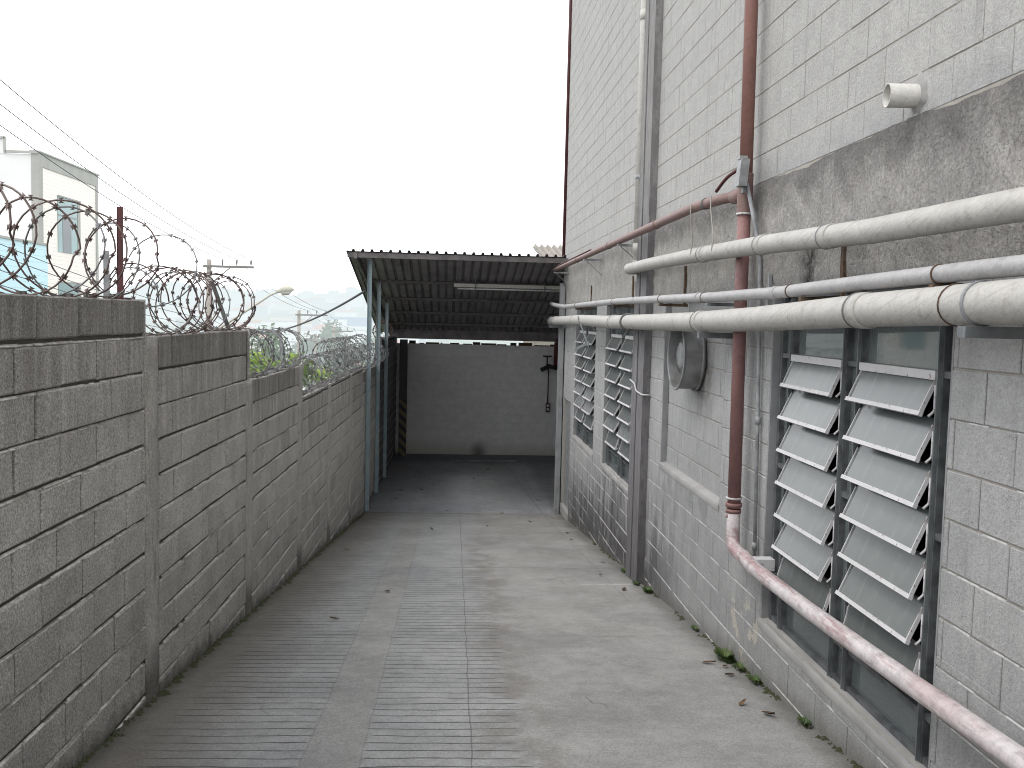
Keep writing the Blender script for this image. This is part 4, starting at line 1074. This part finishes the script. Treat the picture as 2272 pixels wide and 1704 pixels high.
# building on the left
t = empty('tiled_building', 'white building with beige tiled street front and greenish windows at far left', 'building', None, (-14.5, 35, -5))
mb = one('tile_beige')
mb.box(-14.12-.2, -14.12, 33.35, 38.2, -6, 4.85)   # street face
subf(mb.build('tiled_front'), t)
mb = one('h_white'); mb.box(-26, -14.32, 33.02, 38.4, -6, 5.12); mb.box(-26, -15.15, 33.0, 38.4, 5.12, 5.62); subf(mb.build('rendered_wall'), t)
mb = one('h_trim'); mb.box(-14.32, -14.08, 33.0, 33.35, -6, 5.2); mb.box(-14.32, -14.08, 33.35, 38.4, 4.75, 5.2); mb.box(-14.32, -14.08, 38.2, 38.4, -6, 4.75)
mb.box(-15.15, -14.05, 32.95, 33.02, 5.14, 5.22); mb.box(-15.2, -15.12, 32.95, 33.0, 5.14, 5.66); mb.box(-26, -15.15, 32.95, 33.0, 5.60, 5.68); mb.box(-14.35, -14.03, 32.96, 38.45, 5.2, 5.25)
subf(mb.build('cornice'), t)
for z0, z1, y0, y1 in ((1.95, 3.92, 34.6, 36.6), (-.9, .85, 34.6, 36.6)):
    mb = one('h_teal'); mb.box(-14.115, -14.10, y0, y1, z0, z1)
    w = mb.build('window'); subf(w, t)
    mb = one('h_trim'); mb.box(-14.112, -14.06, y0, y1, z1, z1+.05); mb.box(-14.112, -14.085, y1-.25, y1, z0, z1)
    mb.mat('h_window'); 
    if z0 > 0: mb.box(-14.11, -14.09, y0+.4, y0+1.15, z0, z0+1.3); mb.box(-14.10, -14.08, y0, y1-.25, z0+1.3, z0+1.34)
    f = mb.build('frame'); f.parent = w; 
t = empty('blue_tiled_building', 'low light blue tiled building with dark openings in front of the tiled building', 'building', None, (-14.5, 30, -5))
mb = one('tile_blue'); mb.box(-16, -13.85, 24, 33.1, .35, 2.05); mb.box(-16, -13.85, 32.3, 33.1, -6, .35); mb.box(-16, -14.4, 24, 32.3, -6, .35); subf(mb.build('wall'), t)
mb = one('h_window'); mb.box(-14.39, -14.36, 28.5, 30.2, -1.6, .1); mb.box(-14.39, -14.36, 30.6, 31.2, -1.6, .1); subf(mb.build('opening'), t)
mb = one('h_white'); mb.box(-14.355, -14.33, 30.15, 30.25, -1.6, .1); mb.box(-14.355, -14.33, 29.3, 29.36, -1.6, .1); subf(mb.build('door_frame'), t)
mb = one('h_trim'); mb.box(-16.1, -13.8, 24, 33.05, 2.05, 2.12); subf(mb.build('coping'), t)

# utility poles
PX = -12.45
def upole(x, y, ztop, label, lamp=False, arm=2.35, low=True):
    t = empty('utility_pole', label, 'utility pole', 'concrete utility poles down the street', (x, y, ter(x, y)))
    mb = one('h_pole'); mb.cyl((x, y, ter(x, y)-.5), (x, y, ztop), .19, 12, .13); subf(mb.build('pole'), t)
    mb = one('h_arm'); mb.box(x-.25, x+arm-.05, y-.22, y-.12, ztop-.42, ztop-.30); subf(mb.build('crossarm'), t)
    mb = one('h_arm'); mb.bar((x+.12, y-.2, ztop-1.25), (x+arm*.47, y-.2, ztop-.42), .06, .05); subf(mb.build('brace'), t)
    for dx in (.72, 1.44, 2.16):
        mb = one('h_arm'); mb.tube([(x+dx, y-.17, ztop-.30), (x+dx, y-.17, ztop-.15), (x+dx, y-.17, ztop-.05), (x+dx, y-.17, ztop)], .03, 8, rf=lambda k: (.02, .05, .05, .025)[k]); subf(mb.build('insulator'), t)
    return t
upole(PX, 49, 2.58, 'nearest concrete utility pole with three insulators on its crossarm')
upole(-12.2, 76, .12, 'second utility pole down the street, beyond the street lamp')
upole(-12.5, 101, -1.62, 'third utility pole beyond the wall, beside the front carport post', arm=2.1)
upole(-13.6, 122, -2.9, 'farthest utility pole, just right of the third one', arm=2.4)
t = empty('street_lamp', 'street lamp with a long slanting arm and cobra head against the sky', 'street lamp', None, (PX+.2, 49, -1.4))
mb = one('h_lamp'); A = [(-12.3, 48.8, -1.25), (-9.6, 48.6, .58), (-9.2, 48.55, .86), (-8.85, 48.5, .99)]
mb.tube(fillet(A, .4), .055, 8); subf(mb.build('arm'), t)
mb = one('h_lamp'); mb.tube([(-8.95, 48.5, 1.0), (-8.85, 48.5, 1.02), (-8.6, 48.5, 1.12), (-8.25, 48.5, 1.15), (-8.02, 48.5, 1.12)], .15, 12, rf=lambda k: (.06, .10, .19, .17, .03)[k]); subf(mb.build('lamp_head'), t)
mb = one('lamp_white'); mb.tube([(-8.75, 48.5, 1.02), (-8.6, 48.5, .96), (-8.3, 48.5, .98), (-8.15, 48.5, 1.06)], .1, 12, rf=lambda k: (.05, .13, .12, .03)[k]); subf(mb.build('glass_bowl'), t)
# cut-up transformer pole
t = empty('transformer_pole', 'short pole carrying dark switchgear between the second and third utility poles', 'utility pole', None, (-11, 88, -12))
xt, yt = -12.6, 88
mb = one('h_pole'); mb.cyl((xt, yt, -12), (xt, yt, -2.0), .16, 10, .12); subf(mb.build('pole'), t)
mb = one('h_arm')
for dx, dz in ((-.7, .1), (-.4, -.3), (.25, -.2), (.6, -.5), (.9, -.8), (-.9, -.6)): mb.cyl((xt+dx, yt-.2, -2.2+dz), (xt+dx+.15, yt-.2, -1.85+dz), .09, 8)
mb.bar((xt-1, yt-.2, -2.5), (xt+1.3, yt-.2, -3.0), .08, .08); mb.bar((xt-1, yt-.2, -2.0), (xt+1., yt-.2, -2.4), .06, .06); subf(mb.build('switchgear'), t)
def powerline(dx, label):
    pts = []
    poles = [(PX, 22, 5.12), (PX, 49, 2.58), (-12.2, 76, .12), (-12.5, 101, -1.62), (-13.6, 122, -2.9)]
    pts = [(PX+dx, 0., 7.6)]
    mb = one('h_wire'); prev = (PX+dx, -4., 8.0)
    for x, y, z in poles[0:1] + poles[1:]:
        cur = (x+dx, y-.17, z+.02); seg = sagline(prev, cur, .06 if y < 30 else .42, 20); mb.tube(seg, .015, 4); prev = cur
    tag(mb.build('power_line'), label, 'power line', 'overhead power lines')
powerline(.72, 'lowest of the three overhead lines at the upper left'); powerline(1.44, 'middle one of the three overhead lines at the upper left'); powerline(2.16, 'uppermost of the three overhead lines at the upper left')
mb = one('h_wire'); mb.tube(sagline((-1.62, 17.7, .42), (-12.3, 49, .05), 1.0, 30), .022, 6); tag(mb.build('telephone_cable'), 'thick twisted cable sagging from the carport to the nearest utility pole', 'cable')
for i, z in enumerate((-.2, -.5, -.9, -1.3)):
    mb = one('h_wire'); mb.tube(sagline((-12.1, 20, z+2.6), (-12.3, 49, z), .35, 16), .012, 4); mb.tube(sagline((-12.3, 49, z), (-12.1, 76, z-2.6), .4, 16), .012, 4)
    tag(mb.build('telephone_cable'), 'low sagging cable on the street poles, ' + ('topmost of the four', 'second from the top of the four', 'third from the top of the four', 'lowest of the four')[i], 'cable', 'low cables strung between the street poles')
mb = one('h_wire'); mb.bar((-11.72, 24.3, 4.86), (-11.70, 24.5, 5.0), .05, .09); tag(mb.build('kite_scrap'), 'tiny dark scrap caught on an overhead line at upper left', 'scrap')

# trees
def tree(x, y, z0, ztop, r, n, mat, label, seed, ls=.1, grp=None, flat=1.):
    random.seed(seed); t = empty('tree', label, 'tree', grp, (x, y, z0))
    mb = one('h_pole'); mb.tube([(x, y, z0-.3), (x+.05, y, (z0+ztop)/2-.3), (x-.05, y, ztop-r*.8)], .1, 8, rf=lambda k: (.14, .10, .05)[k])
    for k in range(6):
        a = U(0, 6.28); zb = ztop-r*1.4+U(-.3, .3)*r; mb.tube([(x, y, zb), (x+cos(a)*r*.4, y+sin(a)*r*.4, zb+r*.35), (x+cos(a)*r*.75, y+sin(a)*r*.75, zb+r*.7)], .03, 5, rf=lambda k: (.05, .03, .012)[k])
    subf(mb.build('trunk'), t)
    mb = one(mat); cl = [(Vector((x, y, ztop-r*flat)) + Vector((random.gauss(0, .42)*r, random.gauss(0, .42)*r, random.gauss(0, .36)*r*flat)), U(.25, .45)*r, U(0, 1)) for _ in range(22)]
    for k in range(n):
        c, cr, tn = random.choice(cl); d = Vector((random.gauss(0, 1), random.gauss(0, 1), random.gauss(0, 1))).normalized(); p = c+d*cr*U(.6, 1.05)
        a = Vector((random.gauss(0, 1), random.gauss(0, 1), random.gauss(0, .7))).normalized(); b = a.cross(d).normalized(); s = ls*U(.6, 1.3)
        mb.ct = min(1, max(0, tn*.5+.35*(d.z+.5)+U(-.15, .2)))
        mb.F([mb.V(p-a*s), mb.V(p+b*s*.45), mb.V(p+a*s), mb.V(p-b*s*.45)])
    subf(mb.build('crown'), t)
tree(-4.15, 20.5, -4.3, -.62, 1.25, 5200, 'leaf_lime', 'lime green tree just behind the third wall step', 1, .09)
tree(-4.0, 26, -4.9, -1.55, 1.2, 2600, 'leaf_lime', 'lime green tree seen through the long coil low behind the wall', 2, .09)
tree(-3.4, 33, -5.7, -1.6, 1.4, 2200, 'leaf_green', 'green tree behind the front blue carport post', 3, .10)
tree(-13.8, 66, -9, -.7, 3.4, 3000, 'leaf_green', 'hazy green tree beyond the nearest utility pole', 4, .26)
tree(-10.6, 92, -12, -3.2, 3.0, 2200, 'leaf_green', 'hazy green tree near the third utility pole', 5, .28)
tree(-24, 180, -15, -1.6, 5.0, 2200, 'leaf_green', 'pale hazy tree in front of the distant red roofs', 6, .5)
tree(-17.5, 205, -15, -4, 6.0, 2200, 'leaf_green', 'pale tree beside the distant blue shed', 8, .55)
random.seed(5)
# houses down the valley and up the hill
def house(x, y, w, d, h, kind, z=None):
    z = ter(x, y)-.5 if z is None else z
    wm = random.choice(('h_white', 'h_white', 'h_white', 'h_cream', 'h_grey'))
    lab = {'red': 'distant house with a hipped red tile roof', 'grey': 'distant house with a grey pitched roof', 'flat': 'distant flat-roofed house'}[kind] + (' in pale haze on the hillside' if y > 420 else ' in the valley beyond the wall')
    t = empty('house', lab, 'house', lab + 's', (x, y, z))
    mb = one(wm); mb.box(x-w/2, x+w/2, y-d/2, y+d/2, z, z+h+.5)
    subf(mb.build('wall'), t)
    if y < 420:
        mb = one('h_window'); n = max(2, int(w/2.6)); 
        for k in range(n):
            for fl in range(max(1, int(h/3))):
                cx_ = x-w/2+(k+.5)*w/n; mb.box(cx_-.5, cx_+.5, y-d/2-.04, y-d/2-.005, z+1.6+fl*2.8, z+2.7+fl*2.8)
        subf(mb.build('windows'), t)
    mb = one({'red': 'h_roof_red', 'grey': 'h_roof_grey', 'flat': 'h_trim'}[kind]); ov = .4; zt = z+h+.5
    if kind == 'flat': mb.box(x-w/2-.15, x+w/2+.15, y-d/2-.15, y+d/2+.15, zt, zt+.35)
    else:
        b = [mb.V((x+sx*(w/2+ov), y+sy*(d/2+ov), zt)) for sx, sy in ((-1,-1), (1,-1), (1,1), (-1,1))]; r_ = [mb.V((x-w*.28, y, zt+d*.22)), mb.V((x+w*.28, y, zt+d*.22))]
        mb.F([b[0], b[1], r_[1], r_[0]]); mb.F([b[2], b[3], r_[0], r_[1]]); mb.F([b[1], b[2], r_[1]]); mb.F([b[3], b[0], r_[0]]); mb.F(b[::-1])
    subf(mb.build('roof'), t)
for y in (118, 132, 150, 165, 185, 205, 228, 250, 275, 300, 330, 360, 400, 440, 480, 530, 580, 640, 700, 770, 850, 940, 1040):
    step = 9 + y*.016; x = -.30*y + U(0, step)
    if y < 240: x = max(x, -.22*y)
    while x < -.035*y:
        if not (-14 < x < -3 and y < 135) and rnd() < .86:
            w = U(6.5, 10)*(1+y/1500); k = random.choice(('red', 'flat', 'red', 'flat', 'grey')); 
            house(x, y+U(-6, 6), w, U(6, 9), U(3, 7) if y > 220 else U(3, 6), k)
        x += step*U(.8, 1.5)
# blue shed, long grey one below
t = empty('industrial_shed', 'large industrial shed with a blue roof on the far slope', 'shed', None, (-52, 420, -8))
mb = one('h_roof_blue'); mb.box(-56, -26, 425, 455, -6.2, -1.9); subf(mb.build('blue_roof'), t)
mb = one('h_white'); mb.box(-56, -26, 420, 425, -12, -6); subf(mb.build('wall'), t)
t = empty('orange_shed', 'long low roof of orange tiles left of the blue shed', 'shed', None, (-75, 400, -8))
mb = one('h_orange'); mb.box(-86, -60, 396, 410, -5.2, -3.8); subf(mb.build('roof'), t)
mb = one('h_white'); mb.box(-86, -60, 396.2, 409, -12, -5.2); subf(mb.build('wall'), t)
# wood on the ridge
random.seed(12); mb = one('leaf_green')
for k in range(260):
    y = U(1050, 1500); x = U(-.33, .0)*y; z = ter(x, y); 
    if sin(x*.021+2)+sin(x*.009) < -.2: continue
    R_ = U(7, 14)
    for j in range(34):
        d = Vector((random.gauss(0, 1), random.gauss(0, 1), abs(random.gauss(0, 1)))).normalized(); p = Vector((x, y, z))+d*R_*U(.6, 1); a = Vector((random.gauss(0, 1), random.gauss(0, .4), random.gauss(0, 1))).normalized(); b = a.cross(Vector((0, 1, .2))).normalized(); s = U(2, 4)
        mb.ct = rnd(); mb.F([mb.V(p-a*s), mb.V(p+b*s), mb.V(p+a*s), mb.V(p-b*s)])
tag(mb.build('distant_wood'), 'hazy blue-green woodland on the far ridge', 'wood', kind='stuff')

# ------------------------------------------------------------------ light, sky, camera
w = bpy.data.worlds.new('World'); scene.world = w; w.use_nodes = True; nt = w.node_tree; nt.nodes.clear()
EL, AZ = math.radians(56), math.radians(250)   # sun high, from the left and slightly behind
sky = nt.nodes.new('ShaderNodeTexSky'); sky.sky_type = 'NISHITA'; sky.sun_disc = False; sky.sun_elevation = EL; sky.sun_rotation = AZ; sky.dust_density = 4
b1 = nt.nodes.new('ShaderNodeBackground'); b1.inputs[1].default_value = .10; nt.links.new(sky.outputs[0], b1.inputs[0])
b2 = nt.nodes.new('ShaderNodeBackground'); b2.inputs[0].default_value = (.965, .975, 1.0, 1); b2.inputs[1].default_value = 2.55   # bright overcast layer
mx = nt.nodes.new('ShaderNodeMixShader'); mx.inputs[0].default_value = .85
nt.links.new(b1.outputs[0], mx.inputs[1]); nt.links.new(b2.outputs[0], mx.inputs[2])
o = nt.nodes.new('ShaderNodeOutputWorld'); nt.links.new(mx.outputs[0], o.inputs[0])
ld = bpy.data.lights.new('sun', 'SUN'); ld.energy = 1.0; ld.angle = math.radians(14); ld.color = (1, .97, .92)
lo = bpy.data.objects.new('sun', ld); COL.objects.link(lo)
sd = Vector((sin(AZ)*cos(EL), cos(AZ)*cos(EL), sin(EL)))    # direction towards the sun
lo.rotation_euler = sd.to_track_quat('Z', 'Y').to_euler()

cam = bpy.data.cameras.new('camera'); co = bpy.data.objects.new('camera', cam); COL.objects.link(co)
cam.sensor_width = 36; cam.lens = 2060/2272*36; cam.clip_end = 8000; cam.clip_start = .05
right = Vector((.99754809, -.06569818, .02411541)); up = Vector((-.01926902, .07342738, .9971144)); fwd = Vector((.06727934, .99513425, -.0719814))
mw = Matrix((right, up, -fwd)).transposed().to_4x4(); co.matrix_world = mw
scene.camera = co
scene.view_settings.view_transform = 'Standard'; scene.view_settings.look = 'None'; scene.view_settings.exposure = 0; scene.view_settings.gamma = 1
scene.cycles.filter_width = 1.0; scene.cycles.max_bounces = 6; scene.cycles.diffuse_bounces = 4; scene.cycles.use_denoising = True
